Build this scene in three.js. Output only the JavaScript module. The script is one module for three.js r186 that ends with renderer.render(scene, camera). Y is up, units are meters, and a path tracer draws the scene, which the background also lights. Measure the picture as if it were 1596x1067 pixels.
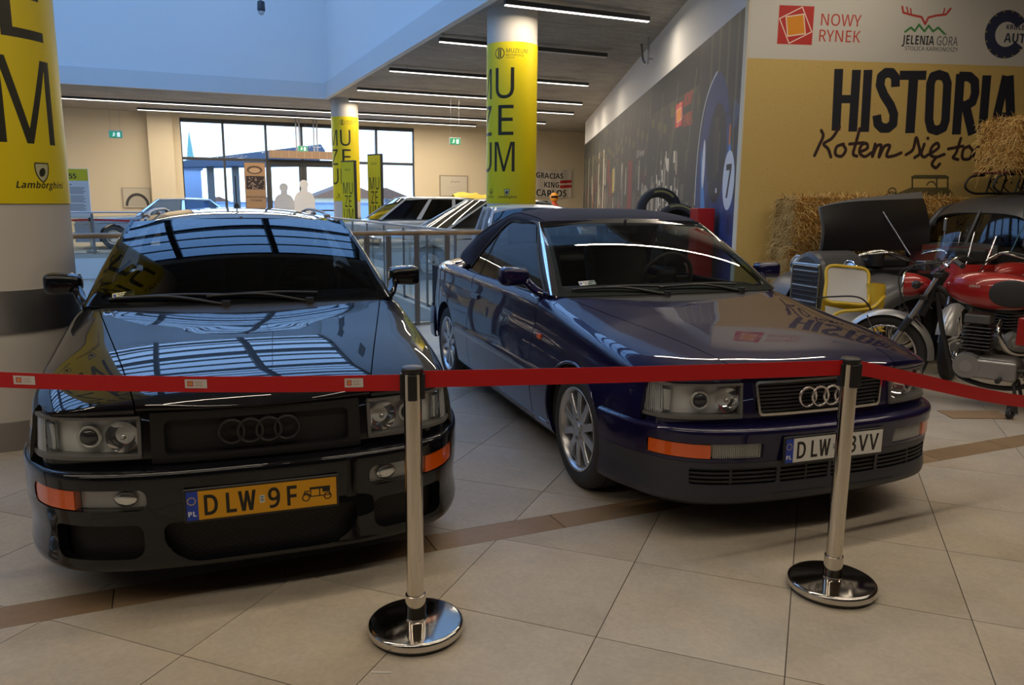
import * as THREE from 'three';
import { mergeGeometries, mergeVertices, toCreasedNormals } from 'three/addons/utils/BufferGeometryUtils.js';
import { RoundedBoxGeometry } from 'three/addons/geometries/RoundedBoxGeometry.js';
import { RectAreaLightUniformsLib } from 'three/addons/lights/RectAreaLightUniformsLib.js';
RectAreaLightUniformsLib.init();
const scene = new THREE.Scene();
const renderer = new THREE.WebGLRenderer({ antialias: true });
renderer.toneMapping = THREE.LinearToneMapping;
renderer.toneMappingExposure = 1.2;
renderer.shadowMap.enabled = true;
// ---- camera: eye 1.435 m above the tiles, pitched down 10.2 degrees, slight roll
const camera = new THREE.PerspectiveCamera(2 * Math.atan(533.5 / 1222) * 180 / Math.PI, 1596 / 1067, 0.1, 600);
camera.position.set(0, 1.435, 0);
camera.rotation.order = 'YXZ';
camera.rotation.set(-10.2 * Math.PI / 180, 0, 0.47 * Math.PI / 180);
// ---- sky: clear blue above, pale towards the horizon, the same all the way round
const SKY_LEVEL = 3.2;
{
  const w = 64, h = 128, d = new Float32Array(w * h * 4);
  for (let y = 0; y < h; y++) for (let x = 0; x < w; x++) {
    const e = Math.max(0, ((y + 0.5) / h - 0.5) * 2), t = Math.pow(e, 0.34), i = (y * w + x) * 4;
    const c = [0.68 + (0.13 - 0.68) * t, 0.83 + (0.385 - 0.83) * t, 1.00 + (1.00 - 1.00) * t];
    for (let k = 0; k < 3; k++) d[i + k] = c[k] * SKY_LEVEL;
    d[i + 3] = 1;
  }
  const t = new THREE.DataTexture(d, w, h, THREE.RGBAFormat, THREE.FloatType);
  t.mapping = THREE.EquirectangularReflectionMapping; t.magFilter = THREE.LinearFilter; t.minFilter = THREE.LinearFilter; t.needsUpdate = true;
  scene.background = t;
}
const LED_COLOR = new THREE.Color(1.0, 0.85, 0.66), LED_POWER = 58, LED_GLOW = 3.0;
// ---- the hall's axes: turned 23.9 degrees against the view; u runs to the right, w into the hall
const TH = 23.9 * Math.PI / 180, CT = Math.cos(TH), ST = Math.sin(TH);
const bw = (u, y, w) => new THREE.Vector3(u * CT - w * ST, y, -(u * ST + w * CT));
const HC = 4.4;                 // height of the lower ceiling
const EDGE_U = 4.75;            // right edge of the atrium
const ATR_N = 6.1, ATR_F = 24.3, ATR_L = -9, ROOF = 9.6;

// ---------------------------------------------------------------- helpers
let seed = 7;
const rnd = () => { seed = (seed * 16807) % 2147483647; return (seed - 1) / 2147483646; };
const rr = (a, b) => a + (b - a) * rnd();
const V = (x, y, z) => new THREE.Vector3(x, y, z);
const counts = new Map();
function numbered(n) { const k = counts.get(n) ?? 0; counts.set(n, k + 1); return k ? n + '_' + String(k).padStart(3, '0') : n; }
function tag(o, label, category, group, kind) {
  if (label) o.userData.label = label;
  if (category) o.userData.category = category;
  if (group) o.userData.group = group;
  if (kind) o.userData.kind = kind;
  return o;
}
function thing(name, label, category, pos = [0, 0, 0], turn = 0, group) {
  const o = new THREE.Group(); o.name = numbered(name); o.position.set(...pos); o.rotation.y = turn; scene.add(o);
  return tag(o, label, category, group);
}
function P(parent, name, geo, mat, label) {            // a part
  const m = new THREE.Mesh(Array.isArray(geo) ? join(geo) : geo, mat); m.name = name; parent.add(m);
  if (label) m.userData.label = label;
  return m;
}
function one(name, geo, mat, label, category, group) { // a thing that is a single mesh
  const m = new THREE.Mesh(Array.isArray(geo) ? join(geo) : geo, mat); m.name = numbered(name); scene.add(m);
  return tag(m, label, category, group);
}
function struct(name, geo, mat, label, category) {     // a piece of the room
  const m = new THREE.Mesh(Array.isArray(geo) ? join(geo) : geo, mat); m.name = numbered(name); scene.add(m);
  return tag(m, label, category, null, 'structure');
}
function join(list) {
  const g = list.map((a) => { let b = a.index ? a.toNonIndexed() : a; if (!b.attributes.uv) b.setAttribute('uv', new THREE.BufferAttribute(new Float32Array(b.attributes.position.count * 2), 2)); for (const k of Object.keys(b.attributes)) if (!['position', 'normal', 'uv'].includes(k)) b.deleteAttribute(k); if (!b.attributes.normal) b.computeVertexNormals(); return b; });
  return mergeGeometries(g);
}
const box = (w, h, d, x = 0, y = 0, z = 0) => new THREE.BoxGeometry(w, h, d).translate(x, y, z);
const rbox = (w, h, d, r, x = 0, y = 0, z = 0, s = 2) => new RoundedBoxGeometry(w, h, d, s, r).translate(x, y, z);
function cyl(r1, r2, h, seg = 24, x = 0, y = 0, z = 0, open = false) { return new THREE.CylinderGeometry(r1, r2, h, seg, 1, open).translate(x, y, z); }
function rod(a, b, r, seg = 10, r2 = r) {               // cylinder from a to b
  const A = V(...a), B = V(...b), d = B.clone().sub(A), g = new THREE.CylinderGeometry(r2, r, d.length(), seg);
  g.applyQuaternion(new THREE.Quaternion().setFromUnitVectors(V(0, 1, 0), d.normalize()));
  const m = A.add(B).multiplyScalar(0.5); return g.translate(m.x, m.y, m.z);
}
function tube(pts, r, seg = 24, rad = 8, closed = false) { return new THREE.TubeGeometry(new THREE.CatmullRomCurve3(pts.map((p) => V(...p)), closed, 'centripetal'), seg, r, rad, closed); }
function lathe(pts, seg = 40) { return new THREE.LatheGeometry(pts.map((p) => new THREE.Vector2(p[0], p[1])), seg); }
function extrude(poly, depth, bevel = 0, holes = []) {  // polygon in xy, thickness along +z
  const s = poly instanceof THREE.Shape ? poly : new THREE.Shape(poly.map((p) => new THREE.Vector2(p[0], p[1])));
  for (const h of holes) s.holes.push(new THREE.Path(h.map((p) => new THREE.Vector2(p[0], p[1]))));
  return new THREE.ExtrudeGeometry(s, { depth, bevelEnabled: bevel > 0, bevelSize: bevel, bevelThickness: bevel, bevelOffset: -bevel, bevelSegments: 2, curveSegments: 10 });
}
// smooth interpolation through [t, value] pairs
function curve(tbl) {
  const s = [...tbl].sort((a, b) => a[0] - b[0]);
  const n = s.length, m = s.map((p, i) => { const a = s[Math.max(0, i - 1)], b = s[Math.min(n - 1, i + 1)]; return (b[1] - a[1]) / (b[0] - a[0] || 1); });
  return (t) => {
    if (t <= s[0][0]) return s[0][1] + (t - s[0][0]) * 0; if (t >= s[n - 1][0]) return s[n - 1][1];
    let i = 0; while (s[i + 1][0] < t) i++;
    const h = s[i + 1][0] - s[i][0], x = (t - s[i][0]) / h, x2 = x * x, x3 = x2 * x;
    return (2 * x3 - 3 * x2 + 1) * s[i][1] + (x3 - 2 * x2 + x) * h * m[i] + (-2 * x3 + 3 * x2) * s[i + 1][1] + (x3 - x2) * h * m[i + 1];
  };
}
function metreUv(g) { const p = g.attributes.position, u = g.attributes.uv; for (let i = 0; i < p.count; i++) u.setXY(i, p.getX(i) / 5, p.getZ(i) / 5); return g; }   // plan position in units of 5 m
const mix = (a, b, t) => a + (b - a) * t;
const clamp = (x, a = 0, b = 1) => Math.min(b, Math.max(a, x));
// sheet: fn(u, v) -> [x, y, z]; hole(u, v) < 0 is cut away; rim folds the borders back by that depth
function sheet(fn, nu, nv, { hole = null, rim = 0, flip = false } = {}) {
  const uv = [], pos = [], id = (i, j) => j * (nu + 1) + i, inside = [];
  for (let j = 0; j <= nv; j++) for (let i = 0; i <= nu; i++) {
    let u = i / nu, v = j / nv;
    if (hole) {
      for (let k = 0; k < 2; k++) {
        const s = hole(u, v), eu = 0.2 / nu, ev = 0.2 / nv;
        const gu = (hole(u + eu, v) - hole(u - eu, v)) / (2 * eu) / nu, gv = (hole(u, v + ev) - hole(u, v - ev)) / (2 * ev) / nv, g2 = gu * gu + gv * gv;
        if (g2 > 1e-14) { const du = -s * gu / g2, dv = -s * gv / g2; if (Math.abs(du) < 0.52 && Math.abs(dv) < 0.52) { u = clamp(u + du / nu); v = clamp(v + dv / nv); } else break; }
      }
    }
    uv.push(u, v); pos.push(...fn(u, v));
  }
  const idx = [], edges = new Map();
  for (let j = 0; j < nv; j++) for (let i = 0; i < nu; i++) {
    const q = [id(i, j), id(i + 1, j), id(i + 1, j + 1), id(i, j + 1)];
    for (const t of (i + j) % 2 ? [[q[0], q[1], q[2]], [q[0], q[2], q[3]]] : [[q[0], q[1], q[3]], [q[1], q[2], q[3]]]) {
      if (hole) { const cu = (uv[2 * t[0]] + uv[2 * t[1]] + uv[2 * t[2]]) / 3, cv = (uv[2 * t[0] + 1] + uv[2 * t[1] + 1] + uv[2 * t[2] + 1]) / 3; if (hole(cu, cv) < 0) continue; }
      if (flip) t.reverse();
      idx.push(...t);
      for (let k = 0; k < 3; k++) { const a = t[k], b = t[(k + 1) % 3], key = b + '_' + a; if (edges.has(key)) edges.delete(key); else edges.set(a + '_' + b, [a, b]); }
    }
  }
  const g = new THREE.BufferGeometry();
  g.setAttribute('position', new THREE.Float32BufferAttribute(pos, 3)); g.setAttribute('uv', new THREE.Float32BufferAttribute(uv, 2)); g.setIndex(idx); g.computeVertexNormals();
  if (!rim) return g;
  const n = g.attributes.normal, p = g.attributes.position, rp = [];
  const P3 = (i, d) => [p.getX(i) - n.getX(i) * d, p.getY(i) - n.getY(i) * d, p.getZ(i) - n.getZ(i) * d];
  for (const [a, b] of edges.values()) rp.push(...P3(b, 0), ...P3(a, 0), ...P3(a, rim), ...P3(b, 0), ...P3(a, rim), ...P3(b, rim));
  const r = new THREE.BufferGeometry(); r.setAttribute('position', new THREE.Float32BufferAttribute(rp, 3)); r.computeVertexNormals();
  return join([g, r]);
}
function mirror(g) {                                    // the other side of the car
  const m = g.clone().scale(-1, 1, 1);
  if (m.index) { const a = m.index.array; for (let i = 0; i < a.length; i += 3) { const t = a[i]; a[i] = a[i + 2]; a[i + 2] = t; } }
  else for (const at of Object.values(m.attributes)) { const s = at.itemSize, a = at.array; for (let i = 0; i < at.count; i += 3) for (let k = 0; k < s; k++) { const t = a[i * s + k]; a[i * s + k] = a[(i + 2) * s + k]; a[(i + 2) * s + k] = t; } }
  return m;
}
const both = (g) => [g, mirror(g)];
// path in plan with arc-length parameter: returns f(t) -> {x, z, nx, nz}
function planPath(pts) {
  const c = new THREE.CatmullRomCurve3(pts.map((p) => V(p[0], 0, p[1])), false, 'centripetal'), q = c.getPoints(1600), N = 800, tab = []; let len = 0; const acc = [0];
  for (let i = 1; i < q.length; i++) { len += q[i].distanceTo(q[i - 1]); acc.push(len); }
  for (let i = 0, k = 0; i <= N; i++) { const t = i / N * len; while (k < q.length - 2 && acc[k + 1] < t) k++; const f = (t - acc[k]) / (acc[k + 1] - acc[k]), d = q[Math.min(k + 3, q.length - 1)].clone().sub(q[Math.max(0, k - 2)]).normalize(); tab.push([mix(q[k].x, q[k + 1].x, f), mix(q[k].z, q[k + 1].z, f), -d.z, d.x]); }
  return { len, tab, at: (t) => { const f = clamp(t) * N, i = Math.min(N - 1, Math.floor(f)), k = f - i, a = tab[i], b = tab[i + 1]; return { x: mix(a[0], b[0], k), z: mix(a[1], b[1], k), nx: mix(a[2], b[2], k), nz: mix(a[3], b[3], k) }; } };
}
const sdBox = (x, y, cx, cy, hx, hy, r) => { const dx = Math.abs(x - cx) - hx + r, dy = Math.abs(y - cy) - hy + r; return Math.hypot(Math.max(dx, 0), Math.max(dy, 0)) + Math.min(Math.max(dx, dy), 0) - r; };

// ---------------------------------------------------------------- materials
const std = (color, roughness = 0.6, metalness = 0, extra = {}) => new THREE.MeshStandardMaterial({ color, roughness, metalness, ...extra });
const phys = (color, roughness, metalness, extra) => new THREE.MeshPhysicalMaterial({ color, roughness, metalness, ...extra });
const lin = (r, g, b) => new THREE.Color().setRGB(r, g, b);
function canvasTex(w, h, draw) {
  const c = document.createElement('canvas'); c.width = w; c.height = h; const x = c.getContext('2d'); draw(x, w, h);
  const t = new THREE.CanvasTexture(c); t.colorSpace = THREE.SRGBColorSpace; t.anisotropy = 8; return t;
}
function noiseTex(size, fn, srgb = true) {               // fn(x, y) -> [r, g, b] 0..255, tileable by its own doing
  const d = new Uint8Array(size * size * 4);
  for (let y = 0; y < size; y++) for (let x = 0; x < size; x++) { const c = fn(x / size, y / size), i = (y * size + x) * 4; d[i] = c[0]; d[i + 1] = c[1]; d[i + 2] = c[2]; d[i + 3] = 255; }
  const t = new THREE.DataTexture(d, size, size); t.magFilter = THREE.LinearFilter; t.minFilter = THREE.LinearMipmapLinearFilter; t.generateMipmaps = true; t.wrapS = t.wrapT = THREE.RepeatWrapping; if (srgb) t.colorSpace = THREE.SRGBColorSpace; t.needsUpdate = true; return t;
}
// tileable value noise
function valueNoise(n, s) {
  const old = seed; seed = s; const g = Array.from({ length: n * n }, () => rnd()); seed = old;
  const sm = (t) => t * t * (3 - 2 * t);
  return (x, y) => { x = ((x % 1) + 1) % 1 * n; y = ((y % 1) + 1) % 1 * n; const i = Math.floor(x), j = Math.floor(y), fx = sm(x - i), fy = sm(y - j), G = (a, b) => g[(b % n) * n + (a % n)]; return mix(mix(G(i, j), G(i + 1, j), fx), mix(G(i, j + 1), G(i + 1, j + 1), fx), fy); };
}
const n4 = valueNoise(4, 11), n9 = valueNoise(9, 12), n24 = valueNoise(24, 13), n64 = valueNoise(64, 14), n128 = valueNoise(128, 15);
const fbm = (x, y) => 0.4 * n4(x, y) + 0.28 * n9(x, y) + 0.18 * n24(x, y) + 0.14 * n64(x, y);
const MAT = {
  chrome: std(lin(0.75, 0.74, 0.72), 0.08, 1),
  steel: std(lin(0.66, 0.61, 0.53), 0.07, 1),
  brushed: std(lin(0.42, 0.41, 0.40), 0.38, 1),
  alloy: std(lin(0.55, 0.56, 0.58), 0.32, 0.85),
  black: std(lin(0.02, 0.02, 0.021), 0.5),
  blackGloss: std(lin(0.008, 0.008, 0.009), 0.12),
  rubber: std(lin(0.026, 0.026, 0.027), 0.75),
  plastic: std(lin(0.022, 0.022, 0.024), 0.55),
  dark: std(lin(0.045, 0.045, 0.046), 0.9),
  amber: phys(lin(0.72, 0.105, 0.004), 0.15, 0, { clearcoat: 1 }),
  redLamp: phys(lin(0.35, 0.01, 0.01), 0.15, 0, { clearcoat: 1 }),
  lens: phys(lin(0.92, 0.94, 0.95), 0.05, 0, { transmission: 1, thickness: 0, ior: 1.5 }),
  reflector: std(lin(0.62, 0.63, 0.64), 0.22, 0.9),
  housing: std(lin(0.38, 0.38, 0.37), 0.5, 0.2),
  white: std(lin(0.78, 0.77, 0.75), 0.7),
  glass: phys(lin(0.93, 0.96, 0.95), 0.02, 0, { transmission: 1, thickness: 0, ior: 1.5 }),
  straw: std(lin(0.48, 0.30, 0.09), 0.9),
  red: std(lin(0.42, 0.010, 0.010), 0.45),
  grey: std(lin(0.25, 0.25, 0.25), 0.6),
};
// ================================================================ the hall
const tileTex = noiseTex(512, (x, y) => { const n = fbm(x, y), f = n128(x, y), s = n9(x + 0.3, y + 0.1); const k = 0.80 + 0.16 * n + 0.05 * f; return [255 * k, 249 * k * (0.985 + 0.02 * s), 238 * k * (0.96 + 0.05 * s)].map((c) => Math.min(255, c)); });
const tileRough = noiseTex(256, (x, y) => { const k = 150 + 60 * fbm(x + 0.5, y); return [k, k, k]; }, false);
function tileMat(c, o) { const m = std(c, 0.62); m.map = tileTex.clone(); m.map.offset.set(o, o * 0.7); m.map.repeat.set(0.7, 0.7); m.map.needsUpdate = true; m.roughnessMap = tileRough; return m; }
const tileMats = [tileMat(lin(0.575, 0.54, 0.49), 0), tileMat(lin(0.55, 0.515, 0.465), 0.31), tileMat(lin(0.59, 0.555, 0.51), 0.57), tileMat(lin(0.565, 0.525, 0.47), 0.83)];
const bandMats = [tileMat(lin(0.36, 0.255, 0.155), 0.2), tileMat(lin(0.33, 0.23, 0.14), 0.6)];
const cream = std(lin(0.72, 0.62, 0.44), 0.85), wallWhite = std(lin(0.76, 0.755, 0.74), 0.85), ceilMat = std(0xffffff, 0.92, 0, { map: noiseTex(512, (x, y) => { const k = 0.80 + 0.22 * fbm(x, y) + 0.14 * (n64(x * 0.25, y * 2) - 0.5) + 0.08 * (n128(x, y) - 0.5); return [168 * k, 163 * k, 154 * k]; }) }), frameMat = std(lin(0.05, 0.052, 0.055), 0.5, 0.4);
const hb = (u0, u1, y0, y1, w0, w1) => box(u1 - u0, y1 - y0, w1 - w0, (u0 + u1) / 2, (y0 + y1) / 2, -(w0 + w1) / 2);   // a block in hall axes
const inHall = (m) => { m.rotation.y = TH; return m; };
const VU = 3.2, VW0 = 8.85, VW1 = 23;          // the opening in the floor
const farFloor = tileMat(lin(0.55, 0.515, 0.465), 0.1);
const floor = inHall(struct('floor', [hb(-14, 20, -0.4, -0.006, -7, VW0), hb(VU, 20, -0.4, -0.006, VW0, 31.2), hb(-14, VU, -0.4, -0.006, VW1, 31.2)], farFloor, 'beige tiled mall floor laid diagonally with a brown band', 'floor'));
inHall(struct('wall_void', [hb(-14, VU, -4.6, -0.42, VW1, VW1 + 0.2), hb(VU, VU + 0.2, -4.6, -0.42, VW0, VW1 + 0.2), hb(-14, VU, -4.6, -0.42, VW0 - 0.2, VW0), hb(-14.2, -14, -4.6, -0.42, VW0 - 0.2, VW1 + 0.2)], wallWhite, 'white sides of the opening in the mall floor', 'wall'));
inHall(struct('trim_1', [hb(-14, VU - 0.02, -0.62, -0.1, VW1 - 0.06, VW1)], wallWhite, 'white fascia along the far edge of the floor opening', 'trim'));
inHall(struct('floor_lower', hb(-14, VU + 0.2, -4.8, -4.6, VW0 - 0.2, VW1 + 0.2), farFloor, 'lower mall floor seen through the opening', 'floor'));
{ // tiles, each a part of the floor; tile axes run diagonally to the hall
  const YA = -21.1 * Math.PI / 180, S = 0.6, ca = Math.cos(YA), sa = Math.sin(YA), O = [0.27 * S, 6.25 * S];
  const corner = (a, b) => [O[0] + S * (ca * a + sa * b), O[1] + S * (sa * a - ca * b)];          // X, forward
  const toHall = ([X, Z]) => [X * CT + Z * ST, -X * ST + Z * CT];
  const clipW = (poly, w0, sign) => { const out = []; for (let i = 0; i < poly.length; i++) { const a = poly[i], b = poly[(i + 1) % poly.length], da = (a[1] - w0) * sign, db = (b[1] - w0) * sign; if (da >= 0) out.push(a); if (da * db < 0) { const t = da / (da - db); out.push([mix(a[0], b[0], t), mix(a[1], b[1], t)]); } } return out; };
  const seen = ([u, w]) => { const p = bw(u, 0, w), Z = -p.z; if (Z < 1.2 || Z > 9.6) return false; return Math.abs(p.x) < 0.74 * Z + 0.75; };
  const shrink = (poly, d) => { const c = poly.reduce((s, p) => [s[0] + p[0] / poly.length, s[1] + p[1] / poly.length], [0, 0]); return poly.map((p) => { const l = Math.hypot(p[0] - c[0], p[1] - c[1]), k = Math.max(0.5, 1 - d / l); return [c[0] + (p[0] - c[0]) * k, c[1] + (p[1] - c[1]) * k]; }); };
  const list = [];
  for (let a = -16; a < 16; a++) for (let b = -14; b < 9; b++) {
    const q = [corner(a, b), corner(a + 1, b), corner(a + 1, b + 1), corner(a, b + 1)].map(toHall);
    for (const piece of [clipW(q, 2.925, -1), clipW(clipW(q, 3.085, 1), VW0 - 0.01, -1)]) if (piece.length > 2 && piece.some(seen)) { const A = Math.abs(piece.reduce((s, p, i) => { const n = piece[(i + 1) % piece.length]; return s + p[0] * n[1] - n[0] * p[1]; }, 0)) / 2; if (A > 0.003) list.push(piece); }
  }
  const slab = (poly) => { const g = extrude(shrink(poly, 0.0026).map((p) => [p[0], p[1]]), 0.005, 0); return g.rotateX(-Math.PI / 2).translate(0, -0.005, 0); };
  list.forEach((p, i) => P(floor, 'tile', slab(p), tileMats[(i * 7 + (i >> 2)) % 4]));
  for (let k = -5; k < 16; k++) { const u = -0.25 + k * 0.605; P(floor, 'band_tile', slab([[u, 2.925], [u + 0.605, 2.925], [u + 0.605, 3.085], [u, 3.085]]), bandMats[k & 1]); }
P(floor, 'grout', [...list, ...Array.from({ length: 21 }, (_, i) => { const u = -0.25 + (i - 5) * 0.605; return [[u, 2.925], [u + 0.605, 2.925], [u + 0.605, 3.085], [u, 3.085]]; })].map((p) => new THREE.ShapeGeometry(new THREE.Shape(p.map((q) => new THREE.Vector2(...q)))).rotateX(-Math.PI / 2).translate(0, -0.0035, 0)), std(lin(0.10, 0.085, 0.07), 0.95)).userData.kind = 'stuff';
}
// ceilings and atrium
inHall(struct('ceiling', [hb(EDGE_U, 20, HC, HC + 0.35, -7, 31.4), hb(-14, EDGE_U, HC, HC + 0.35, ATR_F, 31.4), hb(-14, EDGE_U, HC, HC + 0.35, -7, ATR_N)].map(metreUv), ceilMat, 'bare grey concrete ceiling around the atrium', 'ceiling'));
inHall(struct('trim_2', [hb(EDGE_U - 0.10, EDGE_U + 0.02, HC - 0.03, HC + 0.42, ATR_N, ATR_F), hb(ATR_L, EDGE_U, HC - 0.03, HC + 0.42, ATR_F - 0.02, ATR_F + 0.10), hb(ATR_L, EDGE_U, HC - 0.03, HC + 0.42, ATR_N - 0.1, ATR_N + 0.02)], std(lin(0.66, 0.65, 0.63), 0.8), 'off-white beam fascia round the atrium edge', 'trim'));
inHall(struct('wall_atrium_right', hb(EDGE_U, EDGE_U + 0.3, HC + 0.35, ROOF, ATR_N, ATR_F), wallWhite, 'white upper atrium wall lit blue by the skylight, beside the beam', 'wall'));
inHall(struct('wall_atrium_back', hb(ATR_L, EDGE_U + 0.3, HC + 0.35, ROOF, ATR_F, ATR_F + 0.3), wallWhite, 'white upper atrium end wall lit blue by the skylight', 'wall'));
inHall(struct('wall_atrium_near', hb(ATR_L, EDGE_U + 0.3, HC + 0.35, ROOF, ATR_N - 0.3, ATR_N), wallWhite, 'white upper atrium wall above the aisle', 'wall'));
inHall(struct('wall_atrium_left', [hb(ATR_L - 0.3, ATR_L, HC + 0.35, ROOF, ATR_N - 0.3, ATR_F + 0.3), hb(-14, ATR_L, HC, HC + 0.35, ATR_N, ATR_F)], wallWhite, 'white upper atrium wall on the far side of the void', 'wall'));
for (const w of [16.3, 20.1]) { const t = thing('wall_vent', 'dark square vent high on the white atrium wall, ' + (w > 18 ? 'nearer the end wall' : 'nearer the mural side'), 'vent', [0, 0, 0], TH, 'vents on the atrium wall'); P(t, 'frame', hb(EDGE_U - 0.03, EDGE_U, 7.5, 8.3, w, w + 0.8), frameMat); for (let k = 0; k < 5; k++) P(t, 'slat', hb(EDGE_U - 0.045, EDGE_U - 0.025, 7.57 + k * 0.14, 7.66 + k * 0.14, w + 0.05, w + 0.75), MAT.black); }
{ // skylight: rafters across, purlins along, panes between
  const sk = inHall(struct('window_1', [hb(ATR_L - 0.1, ATR_L + 0.1, ROOF, ROOF + 0.25, ATR_N, ATR_F), hb(EDGE_U - 0.1, EDGE_U + 0.1, ROOF, ROOF + 0.25, ATR_N, ATR_F)], frameMat, 'glazed atrium roof with dark rafters', 'skylight'));
  for (let w = ATR_N + 0.05, k = 0; w < ATR_F; w += 0.95, k++) P(sk, 'rafter', hb(ATR_L, EDGE_U, ROOF, ROOF + (k % 3 ? 0.12 : 0.26), w - (k % 3 ? 0.035 : 0.07), w + (k % 3 ? 0.035 : 0.07)), frameMat);
  { const us = [EDGE_U]; for (let u = EDGE_U - 2.9; u > ATR_L; u -= 2.9) us.push(u); us.push(ATR_L); for (let i = 0; i + 1 < us.length; i++) for (let w = ATR_N + 0.1; w < ATR_F - 0.3; w += 2.85) P(sk, 'pane', hb(us[i + 1] + 0.02, us[i] - 0.02, ROOF + 0.13, ROOF + 0.14, w, Math.min(w + 2.75, ATR_F)), MAT.glass); }
  for (let u = EDGE_U - 2.9; u > ATR_L; u -= 2.9) P(sk, 'purlin', hb(u - 0.09, u + 0.09, ROOF - 0.15, ROOF + 0.22, ATR_N, ATR_F), frameMat);
}
// outer walls of the hall, out of view or far away
inHall(struct('wall_behind', hb(-14, 20, 0, HC, -7.2, -7), std(lin(0.16, 0.15, 0.14), 0.8), 'plain dark wall behind the camera', 'wall'));
inHall(struct('wall_left', hb(-14.2, -14, -0.4, HC, -7, 31.4), wallWhite, 'plain white wall at the far left of the hall', 'wall'));
inHall(struct('wall_right', hb(20, 20.2, -0.4, HC, -7, 31.4), wallWhite, 'plain white wall at the far right of the hall', 'wall'));
// back wall with the window front
const BW = 31, wu = [0.80, 2.23, 3.72, 5.02, 6.32, 7.88, 9.40], wTop = 4.26, wMid = 2.86;
inHall(struct('wall_back', [hb(-14, wu[0], -0.4, HC, BW, BW + 0.25), hb(wu[6], 20, -0.4, HC, BW, BW + 0.25), hb(wu[0], wu[6], wTop, HC, BW, BW + 0.25), hb(-0.25, 0.55, 0, HC, BW - 0.35, BW)], cream, 'cream back wall around the window front', 'wall'));
{
  const win = inHall(struct('window_2', [hb(wu[0], wu[6], wTop - 0.14, wTop, BW + 0.02, BW + 0.16), hb(wu[0], wu[6], 0, 0.08, BW + 0.02, BW + 0.16)], frameMat, 'tall dark framed window front with entrance doors', 'window'));
  for (const u of wu) P(win, 'mullion', hb(u - 0.04, u + 0.04, 0, wTop, BW + 0.02, BW + 0.16), frameMat);
  for (let i = 0; i < 6; i++) P(win, 'transom', hb(wu[i], wu[i + 1], wMid - 0.05, wMid + 0.05, BW + 0.03, BW + 0.15), frameMat);
  for (let i = 0; i < 6; i++) { P(win, 'pane', hb(wu[i] + 0.04, wu[i + 1] - 0.04, wMid + 0.05, wTop - 0.14, BW + 0.085, BW + 0.095), MAT.glass); P(win, 'pane', hb(wu[i] + 0.04, wu[i + 1] - 0.04, 0.08, wMid - 0.05, BW + 0.085, BW + 0.095), MAT.glass); }
  for (const i of [2, 3]) { P(win, 'door_frame', [hb(wu[i] + 0.04, wu[i] + 0.14, 0, wMid - 0.05, BW, BW + 0.12), hb(wu[i + 1] - 0.14, wu[i + 1] - 0.04, 0, wMid - 0.05, BW, BW + 0.12), hb(wu[i] + 0.1, wu[i + 1] - 0.1, wMid - 0.2, wMid - 0.05, BW, BW + 0.12), hb(wu[i] + 0.1, wu[i + 1] - 0.1, 1.0, 1.06, BW, BW + 0.12)], frameMat); }
}
{ const h = thing('air_curtain', 'long copper-coloured air curtain above the entrance doors', 'heater', [0, 0, 0], TH); P(h, 'casing', hb(3.78, 6.3, 2.94, 3.22, BW - 0.35, BW - 0.02), std(lin(0.30, 0.20, 0.13), 0.5, 0.4)); for (let k = 0; k < 9; k++) P(h, 'rib', hb(3.9 + k * 0.28, 3.92 + k * 0.28, 2.95, 3.21, BW - 0.37, BW - 0.34), std(lin(0.42, 0.30, 0.2), 0.5)); for (const u of [4.9, 5.55]) P(h, 'pipe', [rod([u, 3.2, -BW + 0.2], [u, HC, -BW + 0.2], 0.03), rod([u - 0.12, 3.2, -BW + 0.2], [u - 0.12, HC, -BW + 0.2], 0.03)], MAT.brushed); }
// HISTORIA wall and mural wall: partitions standing askew to the hall
const C0 = V(2.55, 0, -9.0), HDIR = 6.8 * Math.PI / 180;      // corner, and the printed wall's turn
const PANEL_H = HC, HW = 7.5;
function nowyRynek(x, cx, cy, s, text = true) {               // square mark with nested tilted squares
  x.save(); x.translate(cx, cy); x.fillStyle = '#b62a24'; x.fillRect(-s / 2, -s / 2, s, s);
  const quad = (r, a) => [0, 1, 2, 3].map((k) => [r * Math.cos(a + k * Math.PI / 2), r * Math.sin(a + k * Math.PI / 2)]);
  const path = (q) => { x.beginPath(); q.forEach((p, i) => (i ? x.lineTo(...p) : x.moveTo(...p))); x.closePath(); };
  x.lineWidth = s * 0.03; x.strokeStyle = '#e8d8cc'; path(quad(s * 0.5, 0.32)); x.stroke(); path(quad(s * 0.36, 0.62)); x.fillStyle = '#d98a16'; x.fill(); x.stroke(); x.restore();
  if (text) { x.fillStyle = '#b5382c'; x.textAlign = 'left'; x.font = `${s * 0.42}px sans-serif`; x.fillText('NOWY', cx + s * 0.68, cy - s * 0.02); x.fillText('RYNEK', cx + s * 0.66, cy + s * 0.40); }
}
const PXM = 270;                                              // canvas pixels per metre on the printed wall
function histPt(px, py) {                                     // photo pixel -> canvas position, through the wall's own plane
  const f = 1222, p = 10.2 * Math.PI / 180, r = 0.42 * Math.PI / 180; let a = (px - 798) / f, b = (py - 533) / f;
  [a, b] = [a * Math.cos(r) + b * Math.sin(r), -a * Math.sin(r) + b * Math.cos(r)];
  const d = V(a, -(b * Math.cos(p) + Math.sin(p)), -(Math.cos(p) - b * Math.sin(p))), n = V(Math.sin(HDIR), 0, Math.cos(HDIR)), e = V(Math.cos(HDIR), 0, -Math.sin(HDIR));
  const t = (C0.clone().sub(camera.position).dot(n) + 0) / d.dot(n), q = camera.position.clone().addScaledVector(d, t);
  return [q.clone().sub(C0).dot(e) * PXM, (PANEL_H - q.y) * PXM];
}
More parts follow.
